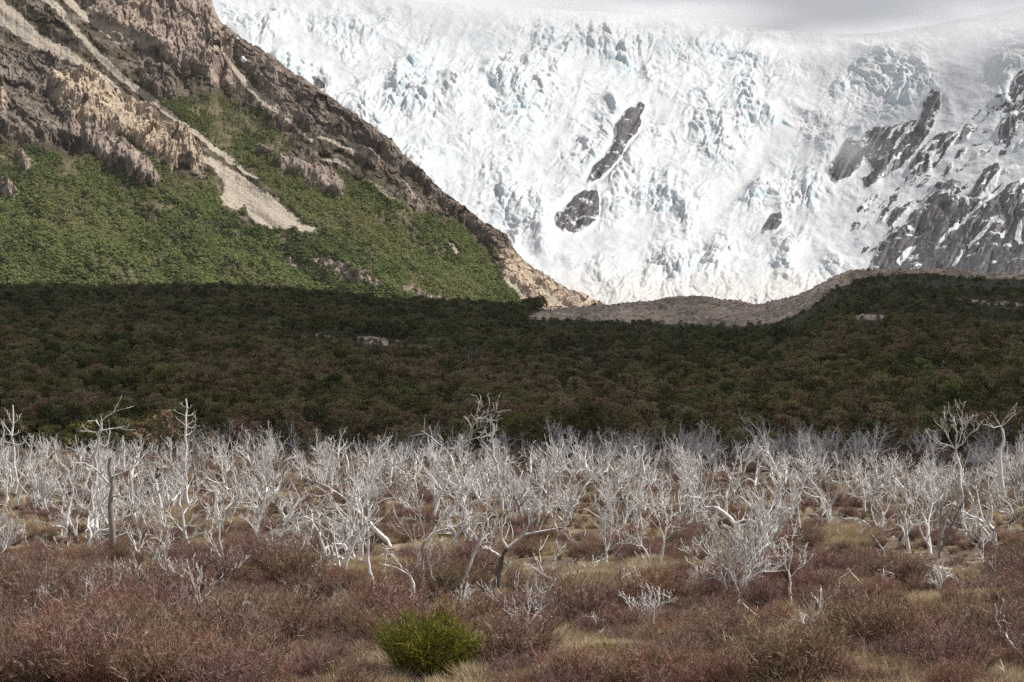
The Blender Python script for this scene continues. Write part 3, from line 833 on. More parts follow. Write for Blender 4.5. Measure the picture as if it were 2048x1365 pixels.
def dead_tree_parts(seed, kind, H):
    """-> trunk Tubes and a list of limb Tubes, height about H"""
    rnd = random.Random(seed)
    trunk, limbs = Tubes(), []
    wind = rnd.uniform(-0.02, 0.06); dn = rnd.uniform(.5, 1.0)
    if kind == 'vase':
        r = 0.034 * H
        lean = (rnd.gauss(0, .12), rnd.gauss(0, .12), 1)
        pts = path((0, 0, -0.25), unit(lean), 0.25 + 0.14 * H, 4, 0.12, 0, rnd)
        trunk.add(pts, [r * 1.5, r * 1.15, r, r * .95, r * .8], 7)
        m = rnd.randint(4, 6)
        for i in range(m):
            az = 2 * math.pi * (i + rnd.random() * .7) / m
            sp = rnd.uniform(0.25, 0.8)
            q = pts[rnd.choice((2, 3, 4))]
            tb = Tubes(); limbs.append(tb)
            branch(tb, q, unit((math.cos(az) * sp, math.sin(az) * sp, 1)), H * rnd.uniform(0.65, 0.9), r * rnd.uniform(.5, .75), 1, rnd, wind, dn)
    else:
        r = 0.031 * H
        n = 8
        lean = {'single': 0.10, 'lean': 0.55, 'snag': 0.06}[kind]
        az = rnd.uniform(0, 2 * math.pi)
        L = H * (0.62 if kind != 'snag' else 0.75)
        pts = path((0, 0, -0.25), unit((math.cos(az) * lean, math.sin(az) * lean, 1)), L + .25, n, 0.13, 0.02, rnd)
        trunk.add(pts, [r * (1.45 if i == 0 else 1.15 - 0.62 * i / n) for i in range(n + 1)], 8)
        m = rnd.randint(5, 8) if kind != 'snag' else rnd.randint(2, 4)
        for i in range(m):
            t = 0.28 + 0.72 * (i + rnd.random() * .6) / m if kind != 'snag' else rnd.uniform(.4, .95)
            j = min(int(t * n), n)
            tb = Tubes(); limbs.append(tb)
            az = rnd.uniform(0, 2 * math.pi); sp = rnd.uniform(0.5, 1.3)
            branch(tb, pts[j], unit((math.cos(az) * sp, math.sin(az) * sp, 0.9)), H * rnd.uniform(0.32, 0.52) * (1.1 - 0.3 * t), r * (1 - .5 * t) * .72, 1, rnd, wind, dn)
        if kind != 'snag':
            tb = Tubes(); limbs.append(tb)
            branch(tb, pts[-1], (0.05, 0, 1), H * 0.34, r * .5, 1, rnd, wind, dn)
    return trunk, limbs

def join_tubes(name, tubes, mat):
    all_t = Tubes()
    for t in tubes: all_t.items += t.items
    return all_t.mesh(name, mat)

def spikes(P0, P1, W):
    """thin three-sided tapering twigs"""
    D = P1 - P0
    D = D / (np.linalg.norm(D, axis=1, keepdims=True) + 1e-9)
    ref = RNG.normal(size=D.shape)
    A = np.cross(D, ref); A /= np.linalg.norm(A, axis=1, keepdims=True) + 1e-9
    B = np.cross(D, A)
    W = np.asarray(W)[:, None]
    v = np.stack([P0 + A * W, P0 + (-.5 * A + .866 * B) * W, P0 + (-.5 * A - .866 * B) * W, P1], 1)
    i = np.arange(len(P0))[:, None] * 4
    f = np.stack([i + [0, 1, 3], i + [1, 2, 3], i + [2, 0, 3]], 1).reshape(-1, 3)
    return v.reshape(-1, 3), f

def randdir(n, zmin=0.0):
    d = RNG.normal(size=(n, 3)); d[:, 2] = np.abs(d[:, 2]) + zmin
    return d / np.linalg.norm(d, axis=1, keepdims=True)

def shrub_arrays(ns=42, nt=16, nq=3, flat=0.0, spread=0.62):
    """a shrub one metre tall: stems, and twigs with their twiglets"""
    base = np.c_[RNG.normal(0, .10, (ns, 2)), np.full(ns, -0.05)]
    az = RNG.uniform(0, 2 * math.pi, ns)
    sp = np.sqrt(RNG.uniform(0.0, 1, ns)) * spread / 0.55
    d = np.c_[np.cos(az) * sp, np.sin(az) * sp, np.ones(ns)]
    L = RNG.uniform(.6, 1.0, ns) * (1 - 0.12 * sp)
    tip = base + d / np.linalg.norm(d, axis=1, keepdims=True) * L[:, None] * np.sqrt(1 + 0.25 * sp[:, None] ** 2)
    mid = (base + tip) / 2 + RNG.normal(0, .04, (ns, 3)) + np.c_[d[:, :2] * .06, np.zeros(ns)]
    sv, sf = [], []
    for a, b, w in ((base, mid, .014), (mid, tip, .009)):
        v, f = spikes(a, a + (b - a) * 1.08, np.full(ns, w)); sf.append(f + sum(map(len, sv))); sv.append(v)
    t = RNG.uniform(.18, 1.0, (ns, nt))
    t2 = t[..., None]
    P = np.where(t2 < .5, base[:, None] + (mid - base)[:, None] * t2 * 2, mid[:, None] + (tip - mid)[:, None] * (t2 * 2 - 1)).reshape(-1, 3)
    up = np.repeat((tip - base), nt, 0); up /= np.linalg.norm(up, axis=1, keepdims=True)
    D = up * .75 + RNG.normal(0, .5, P.shape); D[:, 2] = D[:, 2] * .8 + .3
    D /= np.linalg.norm(D, axis=1, keepdims=True)
    Ln = RNG.uniform(.10, .30, len(P))
    Q = P + D * Ln[:, None]
    tv, tf = [], []
    v, f = spikes(P, Q, RNG.uniform(.0035, .0060, len(P))); tf.append(f); tv.append(v)
    k = RNG.uniform(.2, 1.0, (len(P), nq, 1))
    P2 = (P[:, None] + (Q - P)[:, None] * k).reshape(-1, 3)
    D2 = np.repeat(D, nq, 0) * .8 + RNG.normal(0, .55, P2.shape); D2[:, 2] += .15
    D2 /= np.linalg.norm(D2, axis=1, keepdims=True)
    Q2 = P2 + D2 * RNG.uniform(.05, .14, len(P2))[:, None]
    v, f = spikes(P2, Q2, RNG.uniform(.0032, .0052, len(P2))); tf.append(f + len(tv[0])); tv.append(v)
    return np.concatenate(sv), np.concatenate(sf), np.concatenate(tv), np.concatenate(tf)

def quads(C, N, S):
    """small leaf sprays: quads at C, facing N, of half size S"""
    ref = RNG.normal(size=C.shape)
    A = np.cross(N, ref); A /= np.linalg.norm(A, axis=1, keepdims=True) + 1e-9
    B = np.cross(N, A); B /= np.linalg.norm(B, axis=1, keepdims=True) + 1e-9
    S = np.asarray(S)[:, None]
    a, b = A * S, B * S * .62
    bend = N * S * .25
    v = np.stack([C - a - bend, C + b, C + a - bend, C - b], 1).reshape(-1, 3)
    i = np.arange(len(C))[:, None] * 4
    return v, i + np.arange(4)[None]

def crown_arrays(nb, nl, leaf, H=1.0, base=.12, width=.42, flat=1.0):
    """a crown of leaf sprays gathered in uneven clumps; tree of height 1"""
    c = []
    for _ in range(nb):
        z = base + (1 - base) * RNG.uniform(0, 1) ** .8
        rel = (z - base) / (1 - base)
        w = width * (0.55 + 0.75 * math.sin(math.pi * min(1, rel * .8 + .18))) * (1 - .45 * rel ** 3)
        a = RNG.uniform(0, 2 * math.pi); q = math.sqrt(RNG.uniform(0.05, 1)) * w
        c.append((q * math.cos(a), q * math.sin(a), z * .92))
    c = np.array(c)
    rr = RNG.uniform(.10, .20, nb)
    which = RNG.integers(0, nb, nl)
    d = RNG.normal(size=(nl, 3)); d /= np.linalg.norm(d, axis=1, keepdims=True)
    C = c[which] + d * (rr[which] * RNG.uniform(.45, 1.05, nl))[:, None] * np.array([1, 1, .62 * flat])
    N = d * .8 + RNG.normal(0, .6, (nl, 3)); N[:, 2] += .35
    N /= np.linalg.norm(N, axis=1, keepdims=True)
    v, f = quads(C, N, RNG.uniform(.6, 1.3, nl) * leaf)
    return v, f, c

PROTO = []
def proto_object(name, me):
    return bpy.data.objects.new(name, me)                          # never linked: only a source for scattering

def scatter(name, label, P, rot, scl, idx, meshes, tilt=0.0):
    """one mass of plants standing at points P, each a copy of one of the meshes"""
    col = bpy.data.collections.new(name + '_sources')
    for i, me in enumerate(meshes): col.objects.link(proto_object('%s_source_%02d' % (name, i), me))
    me = bpy.data.meshes.new(name)
    me.vertices.add(len(P)); me.vertices.foreach_set('co', np.asarray(P, np.float32).ravel())
    add_attr(me, 'turn', rot); add_attr(me, 'size', scl)
    add_attr(me, 'tilt_x', RNG.normal(0, 1, len(P)) * tilt); add_attr(me, 'tilt_y', RNG.normal(0, 1, len(P)) * tilt)
    a = me.attributes.new('pick', 'INT', 'POINT'); a.data.foreach_set('value', np.asarray(idx, np.int32))
    o = link(name, me, label=label, kind='stuff')
    ng = bpy.data.node_groups.new(name, 'GeometryNodeTree')
    ng.interface.new_socket('Geometry', in_out='INPUT', socket_type='NodeSocketGeometry')
    ng.interface.new_socket('Geometry', in_out='OUTPUT', socket_type='NodeSocketGeometry')
    n, l = ng.nodes, ng.links
    gi, go = n.new('NodeGroupInput'), n.new('NodeGroupOutput')
    iop = n.new('GeometryNodeInstanceOnPoints')
    ci = n.new('GeometryNodeCollectionInfo'); ci.inputs['Collection'].default_value = col
    ci.inputs['Separate Children'].default_value = True; ci.inputs['Reset Children'].default_value = True
    def named(nm, ty):
        q = n.new('GeometryNodeInputNamedAttribute'); q.data_type = ty; q.inputs['Name'].default_value = nm
        return q.outputs['Attribute']
    cx = n.new('ShaderNodeCombineXYZ'); er = n.new('FunctionNodeEulerToRotation')
    l.new(named('turn', 'FLOAT'), cx.inputs['Z']); l.new(cx.outputs[0], er.inputs[0])
    l.new(named('tilt_x', 'FLOAT'), cx.inputs['X']); l.new(named('tilt_y', 'FLOAT'), cx.inputs['Y'])
    l.new(gi.outputs[0], iop.inputs['Points']); l.new(ci.outputs[0], iop.inputs['Instance'])
    iop.inputs['Pick Instance'].default_value = True
    l.new(named('pick', 'INT'), iop.inputs['Instance Index'])
    l.new(er.outputs[0], iop.inputs['Rotation']); l.new(named('size', 'FLOAT'), iop.inputs['Scale'])
    l.new(iop.outputs[0], go.inputs[0])
    o.modifiers.new('scatter', 'NODES').node_group = ng
    return o

def thing(name, label, cat, loc, rotz=0.0, scale=1.0, group=None):
    o = link(name, None, loc=loc, label=label, cat=cat, group=group)
    o.empty_display_size = 0.3
    o.rotation_euler = (0, 0, rotz); o.scale = (scale,) * 3
    return o

# ------------------------------------------------------------------ living forest on the slopes far behind (reads as one mass)
def slope_forest():
    V, U, PY, scree, rock, forest, frac = MOUNT
    protos = []
    for i in range(8):
        v, f, _ = crown_arrays(12, 150, .10, base=.05, width=.36)
        protos.append(raw_mesh('slope_tree_%d' % i, v, f, [M_SLOPE]))
    A, B = U * .385, PY * .385
    nz = fbm(A / 22, B / 22, 4, .6, 101)
    heath = 0.10 * sstep(-.2, .5, nz) * (PY > 60)
    p = np.clip(forest * 1.2 - 0.15, 0, 1) * (1 - np.clip(rock * (1.35 + 1.0 * nz), 0, 1)) * (.10 + .90 * sstep(-.45, .1, nz)) * (.30 + .70 * sstep(-.4, .2, fbm(A / 70, B / 50, 4, .6, 103)))
    p = np.maximum(p, heath * (1 - rock)) * (1 - np.clip(scree * 1.6 - .2, 0, 1))
    p[(PY > 640) | (U < -120) | (frac > .985)] = 0
    low = sstep(200, 520, PY)
    N = 70000
    w = (p / p.sum()).ravel()
    pick = RNG.choice(p.size, N, p=w)
    P = V.reshape(-1, 3)[pick] + RNG.normal(0, .5, (N, 3)) * [1, 1, 0]
    S = (1.5 + 2.5 * low.ravel()[pick] * (1 - .35 * sstep(450, 800, U.ravel()[pick]))) * RNG.uniform(.65, 1.3, N) * (0.55 + 0.45 * np.clip(forest.ravel()[pick] * 1.5, 0, 1))
    P[:, 2] -= .25 * S
    scatter('slope_forest', 'green beech forest covering the lower mountainside', P, RNG.uniform(0, 6.28, N), S, RNG.integers(0, 8, N), protos)
slope_forest()

# ------------------------------------------------------------------ shaded living forest on the hills
def hill_forest():
    trunks, crowns, joined = [], [], []
    for i in range(9):
        v, f, c = crown_arrays(26, 900, .042, base=.10, width=.44)
        crowns.append(raw_mesh('crown_%d' % i, v, f, [M_LEAF]))
        rnd = random.Random(900 + i)
        tb = Tubes()
        pts = path((0, 0, -.06), (0, 0, 1), .7, 5, .1, .02, rnd)
        tb.add(pts, [.028, .024, .02, .016, .012, .006], 6)
        for j in range(0, len(c), 2):
            q = pts[min(5, max(1, int(c[j][2] * 6 * .6)))]
            m_ = tuple((q[k] + c[j][k]) / 2 + (0, 0, -.02)[k] for k in range(3))
            tb.add([q, m_, tuple(c[j])], [.010, .007, .003], 4)
        tv, tf = tb.arrays()
        trunks.append(raw_mesh('trunk_%d' % i, tv, tf, [M_BARK], smooth=True))
        joined.append(raw_mesh('tree_%d' % i, np.concatenate([v, tv]), np.concatenate([f, tf + len(v)]), [M_LEAF, M_BARK],
                               np.r_[np.zeros(len(f), int), np.ones(len(tf), int)]))
    N = 13500
    u = RNG.uniform(-260, 2310, N)
    dmax = interp(CREST_D, u) + 45
    d = np.sqrt(RNG.uniform(0, 1, N) * (dmax ** 2 - 306.0 ** 2) + 306.0 ** 2)
    z = terrain_z(u, d)
    x = d * (u - 1024) / F
    px, py = to_pix(x, d, z)
    bare = sample(BARE, px, py) * (d > D0)
    keep = RNG.uniform(0, 1, N) > np.clip(bare * 1.8 - .1, 0, np.where(px > 1600, .72, .94))
    # the bare moraine also stays thin behind its outline
    cols = (px > 1090) & (px < 1620) & (d > interp(CREST_D, u) - 40)
    keep &= ~(cols & (RNG.uniform(0, 1, N) > .16))
    n1 = fbm(x / 30, d / 30, 3, .5, 111)
    rim = (px > 1590) & (d > interp(CREST_D, u) - 130)
    keep &= ~(rim & (RNG.uniform(0, 1, N) > .5 + .5 * sstep(0, .5, n1)))
    keep &= RNG.uniform(0, 1, N) < sstep(-.75, -.15, n1) + .35
    u, d, z, x = u[keep], d[keep], z[keep], x[keep]; N = len(u)
    S = RNG.uniform(2.8, 5.4, N) * (1 + .25 * n1[keep])
    right = (u > 1580) & (d > 620)
    S = np.where(right, S * .62, S)
    S = np.where((bare[keep] > .2), S * .5, S)
    front = np.maximum.reduce([sample(BARE, px, py - q) for q in (10, 20, 32)])[keep]
    S = np.where((front > .3) & (d > 450), S * np.where(px[keep] > 1620, .62, .42), S)
    rot, idx = RNG.uniform(0, 6.28, N), RNG.integers(0, 9, N)
    vis = (px[keep] > -10) & (px[keep] < 2058)
    order = np.argsort(np.where(vis, d / S, 1e9))
    names = [(0, 520, 'left quarter'), (520, 1024, 'left centre'), (1024, 1536, 'right centre'), (1536, 2100, 'right quarter')]
    for k in order[:300]:
        q = next(nm for a, b, nm in names if a - 20 <= px[keep][k] < b)
        o = thing('beech_tree', 'shaded leafy beech at the foot of the dark forest, %s of the photo' % q, 'tree', (x[k], d[k], z[k]), rot[k], S[k], 'beech trees at the forest edge, ' + q)
        link('trunk', trunks[idx[k]], o); link('crown', crowns[idx[k]], o)
    r = order[300:]
    scatter('hill_forest', 'dark beech forest in cloud shadow across the hills', np.c_[x, d, z][r], rot[r], S[r], idx[r], joined)
hill_forest()

def moraine_stones():
    ms = []
    import bmesh
    for i in range(5):
        bm = bmesh.new(); bmesh.ops.create_icosphere(bm, subdivisions=1, radius=.5)
        rnd = random.Random(40 + i)
        for v in bm.verts: v.co = v.co * rnd.uniform(.65, 1.15); v.co.z *= .7
        me = bpy.data.meshes.new('stone_%d' % i); bm.to_mesh(me); bm.free(); me.materials.append(M_STONE); ms.append(me)
    n = 26000
    u = RNG.uniform(560, 2100, n); dc = interp(CREST_D, u); d = np.minimum(dc + 15, RNG.uniform(430, 1150, n))
    z = terrain_z(u, d); x = d * (u - 1024) / F
    px, py = to_pix(x, d, z)
    k = sample(BARE, px, py) > RNG.uniform(.35, .9, n)
    x, d, z = x[k], d[k], z[k]; n = len(x)
    scatter('moraine_stones', 'grey-brown boulders strewn over the bare moraine ridge', np.c_[x, d, z], RNG.uniform(0, 6.28, n), RNG.uniform(.35, 1.0, n) ** 2 * 2.4, RNG.integers(0, 5, n), ms)
moraine_stones()

# ------------------------------------------------------------------ dead trees that can be told apart, drawn limb by limb
LIMB_LABEL = {}
def drawn_tree(label, base, lines, mat=None, dens=1.0, r0=5.0, lie=False, twigs=True, kink=0.35, seed=0, trunk_mat=None):
    """lines: photo polylines; the first is the trunk, the others are limbs. Depth comes from where the base stands on the ground."""
    rnd = random.Random(seed + int(base[0] * 7 + base[1]))
    X, Y, Z = pix_ground(*base)
    s = Y / F
    mat = mat or M_WOOD
    def to3(line, y0, slope):
        out, y, last = [], y0, None
        for (px, py) in line:
            if last is not None:
                st = math.hypot(px - last[0], py - last[1]) * s
                y += slope * st + rnd.gauss(0, .06) * st
            out.append(((px - base[0]) * s, y, (base[1] - py) * s)); last = (px, py)
        return out
    def finer(p):
        q = [p[0]]
        for a, b in zip(p, p[1:]):
            l = math.dist(a, b)
            j = .06 * l
            q.append(tuple((a[i] + b[i]) / 2 + rnd.gauss(0, j) for i in range(3))); q.append(b)
        return q
    o = thing('dead_tree' if not lie else 'fallen_log', label, 'tree' if not lie else 'log', (X, Y, Z))
    tr = to3(lines[0], 0.0, rnd.uniform(-.1, .1))
    if not lie: tr = [(tr[0][0], tr[0][1], tr[0][2] - .25)] + tr
    tr = finer(tr)
    tb = Tubes(); n = len(tr)
    rb = r0 * s
    tb.add(tr, [rb * (1.25 if i == 0 else 1) * (1 - .58 * i / (n - 1)) for i in range(n)], 9)
    link('trunk', tb.mesh('trunk', trunk_mat or mat), o)
    for ln in lines[1:]:
        w = None
        if isinstance(ln, tuple) and len(ln) == 2 and isinstance(ln[0], list): ln, w = ln
        st = ln[0]
        j = min(range(n), key=lambda i: math.hypot(tr[i][0] - (st[0] - base[0]) * s, tr[i][2] - (base[1] - st[1]) * s))
        pts = to3(ln, tr[j][1], rnd.uniform(-kink, kink) * 1.6)
        pts[0] = tr[j] if math.dist(tr[j], pts[0]) < .9 else pts[0]
        if len(pts) < 5: pts = finer(pts)
        L = sum(math.dist(a, b) for a, b in zip(pts, pts[1:]))
        lb = Tubes()
        r = (w * s) if w else max(rb * (1 - .58 * j / (n - 1)) * .62, .02)
        if twigs: branch(lb, None, None, L, r, 1, rnd, 0.0, dens * min(1.6, .55 + L / 3.2), pts=pts)
        else: lb.add(pts, [r * (1 - .7 * i / (len(pts) - 1)) for i in range(len(pts))], 5)
        link('limb', lb.mesh('limb', mat), o)
    return o

HERO = []
def hero(label, base, lines, **kw):
    HERO.append((pix_ground(*base)[:2], base))
    return drawn_tree(label, base, lines, **kw)

hero('thick broken grey snag with snapped pale top in the left stand', (227, 1131), [[(227, 1131), (225, 1090), (224, 1054), (223, 1010), (223, 970), (222, 932)], [(222, 975), (245, 962), (270, 950), (310, 940)], [(219, 990), (206, 965), (195, 952), (155, 940)],
     [(224, 1000), (240, 1005), (252, 1012)]], r0=8.5, dens=.45, trunk_mat=M_WOODG)
hero('tall gnarled white dead tree with crooked crown above the broken snag', (190, 1015), [[(190, 1015), (191, 969), (191, 930), (192, 900), (196, 866), (201, 844)], [(201, 844), (215, 832), (231, 823), (246, 818)], [(198, 856), (188, 842), (178, 842)], [(196, 866), (180, 864), (161, 861)],
     [(196, 870), (206, 861), (222, 858), (234, 857), (251, 853)], [(193, 890), (208, 895), (214, 880), (216, 862)]], r0=5.5, dens=.55)
hero('slender white dead tree with level side branches, tallest at left centre', (368, 965), [[(368, 965), (369, 920), (370, 870), (371, 830), (371, 796)]] + [[(370, y), (370 + dx * .6, y - 3), (370 + dx, y - 6 - abs(dx) * .2)] for y, dx in
     [(812, -12), (818, 16), (828, -22), (832, 20), (846, 24), (843, -17), (856, -14), (858, 22), (870, 14), (872, -18), (886, 16), (890, -14)]], r0=3.6, dens=.35)
hero('tall white dead tree at the left edge standing above its neighbours', (28, 1005), [[(28, 1005), (29, 940), (28, 900), (27, 860), (26, 822)], [(28, 880), (15, 868), (3, 855)], [(28, 890), (42, 876), (50, 862)], [(27, 862), (36, 852), (40, 842)], [(27, 856), (18, 848), (14, 838)], [(28, 905), (45, 900), (56, 890)], [(28, 900), (10, 895), (-4, 888)]], r0=3.6, dens=.6)
hero('short charred black stump in the left stand', (302, 1000), [[(302, 1000), (304, 978), (308, 960), (312, 948), (317, 938)], [(309, 958), (320, 950), (326, 944)]], r0=6.0, dens=.2, mat=M_CHAR)
hero('long fallen white trunk leaning left with its crown near the centre left', (778, 1092), [[(778, 1092), (762, 1070), (740, 1046), (722, 1030), (706, 1014)], [(706, 1014), (690, 1010), (671, 1011), (650, 1000)], [(706, 1014), (680, 990), (655, 975), (629, 964), (603, 956)], [(720, 1028), (712, 1000), (705, 975)], [(700, 1012), (660, 1022), (640, 1016)], [(690, 1000), (672, 970), (660, 950)]], r0=6.5, dens=1.1)
hero('bright forked white dead tree behind the green bush', (825, 1213), [[(825, 1213), (824, 1190), (827, 1166), (823, 1155), (819, 1144)], [(819, 1144), (808, 1132), (796, 1119), (775, 1100)], [(820, 1146), (832, 1130), (839, 1114), (838, 1085)], [(822, 1150), (800, 1135), (784, 1128), (765, 1125)]], r0=5.5, dens=.8)
hero('dark-stemmed dead tree with a long arm reaching right, behind the green bush', (852, 1209), [[(852, 1209), (850, 1185), (846, 1166), (845, 1140), (845, 1114), (849, 1085)], [(848, 1090), (864, 1067), (880, 1062), (899, 1059), (920, 1050), (941, 1037)], [(849, 1085), (846, 1060), (840, 1035), (842, 1005)], [(846, 1110), (828, 1090), (815, 1070), (805, 1040)], [(848, 1100), (866, 1090), (880, 1080)], [(866, 1066), (880, 1045), (895, 1020)]], r0=5.5, dens=1.05, trunk_mat=M_WOODG)
hero('thin curved dead tree left of the forked tree by the green bush', (876, 1206), [[(876, 1206), (872, 1180), (868, 1160), (862, 1135)], [(862, 1135), (855, 1110), (858, 1085)], [(865, 1150), (878, 1120), (890, 1100)]], r0=3.4, dens=.8)
hero('crooked white dead tree standing on pale grass at centre left', (746, 1176), [[(746, 1176), (745, 1160), (739, 1144), (736, 1120), (736, 1100), (737, 1063)], [(737, 1090), (725, 1075), (716, 1055)], [(737, 1080), (750, 1060), (757, 1040)], [(737, 1066), (733, 1045), (738, 1020)], [(739, 1130), (728, 1122), (715, 1122)]], r0=4.6, dens=.9)
hero('fan-crowned white dead tree leaning over a bent root at centre left', (675, 1180), [[(675, 1180), (679, 1160), (677, 1140), (674, 1125), (671, 1110)], [(671, 1112), (655, 1095), (640, 1078)], [(671, 1110), (668, 1085), (662, 1060)], [(673, 1115), (690, 1100), (702, 1078), (708, 1055)], [(675, 1130), (695, 1122), (716, 1118)], [(675, 1178), (655, 1190), (643, 1200), (638, 1213)]], r0=4.6, dens=.9)
hero('slanting white dead tree leaning right beside the dark forked trunk', (914, 1192), [[(914, 1192), (922, 1172), (933, 1149), (943, 1122), (954, 1097), (964, 1065), (972, 1037)], [(972, 1037), (974, 1010), (970, 985), (950, 965), (938, 950)], [(964, 1065), (958, 1040), (956, 1015)], [(972, 1037), (990, 1015), (1000, 990)], [(954, 1097), (965, 1080), (975, 1070)]], r0=5.0, dens=.9)
hero('dark brown forked trunk with a long bare arm to the right, centre foreground', (993, 1196), [[(993, 1196), (995, 1165), (998, 1140), (1002, 1122), (1008, 1108), (1014, 1098)], ([(1014, 1098), (1032, 1084), (1049, 1071), (1068, 1067), (1085, 1064), (1105, 1060), (1125, 1057)], 3.6), ([(1046, 1073), (1058, 1050), (1065, 1032), (1070, 1016)], 2.6),
     ([(1001, 1115), (990, 1107), (983, 1103), (969, 1094)], 3.2), ([(1012, 1094), (1005, 1082), (1003, 1060), (1004, 1033)], 3.4), ([(1004, 1128), (1012, 1136), (1016, 1120), (1022, 1116)], 2.4)], r0=8.0, dens=.7, trunk_mat=M_BARK)
hero('tall white dead tree with a hooked crown curling right, upper centre', (930, 1032), [[(930, 1032), (922, 1000), (916, 964), (908, 935), (899, 909)], [(899, 909), (915, 895), (929, 883), (940, 868), (946, 853), (954, 836), (978, 838)], [(899, 909), (888, 896), (877, 887), (860, 872), (843, 861)], [(944, 856), (938, 845), (930, 832)], [(952, 842), (962, 834), (968, 826)], [(905, 925), (890, 925), (876, 915)]], r0=5.5, dens=.75)
hero('thin upright white dead tree right of the hooked crown, upper centre', (1004, 1022), [[(1004, 1022), (1000, 985), (997, 960), (993, 926), (986, 895), (984, 875), (987, 846)], [(993, 930), (1005, 915), (1012, 905)], [(985, 880), (975, 868), (966, 860)], [(986, 870), (992, 860), (994, 850)], [(994, 935), (980, 925), (972, 910)]], r0=4.6, dens=.6)
hero('round-crowned white dead tree alone in heath right of centre', (1212, 1138), [[(1212, 1138), (1213, 1120), (1214, 1106)], [(1214, 1106), (1206, 1085), (1206, 1060), (1198, 1030)], [(1214, 1106), (1222, 1080), (1224, 1050), (1222, 1010), (1228, 985)], [(1214, 1108), (1232, 1092), (1250, 1085), (1275, 1080)], [(1212, 1110), (1208, 1070), (1212, 1030), (1215, 1000)], [(1214, 1106), (1230, 1075), (1238, 1040)]], r0=5.0, dens=1.1)
hero('pale dead tree leaning left in the pair right of centre', (1302, 1140), [[(1302, 1140), (1295, 1120), (1284, 1101)], [(1284, 1101), (1270, 1085), (1257, 1076), (1240, 1060)], [(1286, 1105), (1282, 1080), (1290, 1050)], [(1284, 1101), (1262, 1095), (1246, 1094)], [(1285, 1100), (1272, 1060), (1268, 1035)]], r0=4.8, dens=1.0)
hero('pale dead tree with fan crown, right-hand one of the pair right of centre', (1315, 1150), [[(1315, 1150), (1320, 1120), (1326, 1095), (1328, 1082)], [(1328, 1082), (1322, 1060), (1315, 1035), (1310, 1005)], [(1328, 1082), (1336, 1058), (1345, 1030), (1340, 1000)], [(1328, 1082), (1345, 1066), (1360, 1060)], [(1327, 1085), (1335, 1050), (1330, 1010)]], r0=4.8, dens=1.0)
hero('wide vase-shaped white dead tree with many stems, right foreground', (1474, 1222), [[(1474, 1222), (1471, 1214), (1468, 1208)], ([(1470, 1212), (1462, 1195), (1453, 1180), (1445, 1155), (1437, 1134), (1428, 1120), (1419, 1112)], 4.2), ([(1474, 1216), (1479, 1191), (1484, 1172), (1489, 1157), (1498, 1138), (1507, 1123), (1525, 1105), (1548, 1089)], 4.2),
     ([(1466, 1204), (1458, 1170), (1455, 1123), (1453, 1080)], 3.2), ([(1460, 1190), (1470, 1160), (1472, 1120), (1478, 1075)], 3.0), ([(1480, 1190), (1494, 1160), (1520, 1140), (1545, 1125)], 2.8), ([(1448, 1165), (1440, 1130), (1432, 1090), (1425, 1070)], 2.6), ([(1476, 1200), (1488, 1150), (1500, 1100), (1515, 1065)], 2.8)], r0=6.5, dens=1.15)
hero('upright white dead tree with dark forked stems right of the vase-shaped tree', (1580, 1211), [[(1580, 1211), (1580, 1190), (1581, 1168), (1578, 1146)], [(1578, 1148), (1572, 1130), (1568, 1112), (1568, 1085)], [(1579, 1150), (1582, 1123), (1584, 1089), (1590, 1060)], [(1580, 1155), (1600, 1130), (1612, 1105)], [(1576, 1140), (1560, 1120), (1548, 1100)]], r0=4.6, dens=.9)
hero('fallen arched white trunk with raised roots, right of centre', (1479, 1060), [[(1479, 1060), (1468, 1044), (1456, 1030), (1446, 1021), (1435, 1014), (1425, 1011), (1412, 1014)], [(1425, 1011), (1408, 1010), (1400, 991), (1382, 990), (1368, 985)], [(1470, 1046), (1488, 1037), (1500, 1036), (1516, 1043)], [(1474, 1052), (1495, 1046), (1515, 1042)], [(1440, 1018), (1430, 1000), (1428, 985)], [(1456, 1030), (1440, 1036), (1425, 1040)]], r0=6.0, dens=.7)
hero('narrow U-shaped pair of dead stems left of the vase-shaped tree', (1402, 1199), [[(1402, 1199), (1398, 1192), (1394, 1180), (1393, 1155), (1394, 1134)], ([(1402, 1196), (1408, 1180), (1405, 1160), (1406, 1140), (1414, 1125)], 3.4), [(1394, 1145), (1386, 1120), (1380, 1095)], [(1394, 1136), (1398, 1110), (1396, 1085)]], r0=4.2, dens=1.0)
hero('tall white dead tree with broad antler crown, highest at the right', (1928, 1065), [[(1928, 1065), (1926, 1030), (1925, 1003), (1923, 965), (1921, 930), (1917, 905), (1914, 887)], [(1914, 887), (1902, 872), (1893, 857), (1885, 842), (1880, 823)], [(1914, 887), (1922, 866), (1926, 845), (1927, 823), (1925, 806)], [(1916, 890), (1932, 872), (1944, 853), (1961, 842)], [(1912, 884), (1895, 876), (1878, 874), (1866, 862)],
     [(1920, 875), (1914, 850), (1908, 830)], [(1926, 850), (1936, 835), (1942, 822)]], r0=5.4, dens=.8)
hero('twisting bare white dead tree near the right edge with sparse crown', (2003, 1010), [[(2003, 1010), (2003, 969), (2000, 935), (1998, 900), (2006, 880), (2003, 862), (2000, 853)], [(2000, 853), (1985, 856), (1970, 849), (1964, 838)], [(2000, 853), (2009, 836), (2018, 824), (2026, 812)], [(1998, 852), (1990, 838), (1985, 828)], [(2010, 836), (2024, 832), (2034, 826)]], r0=4.6, dens=.5)
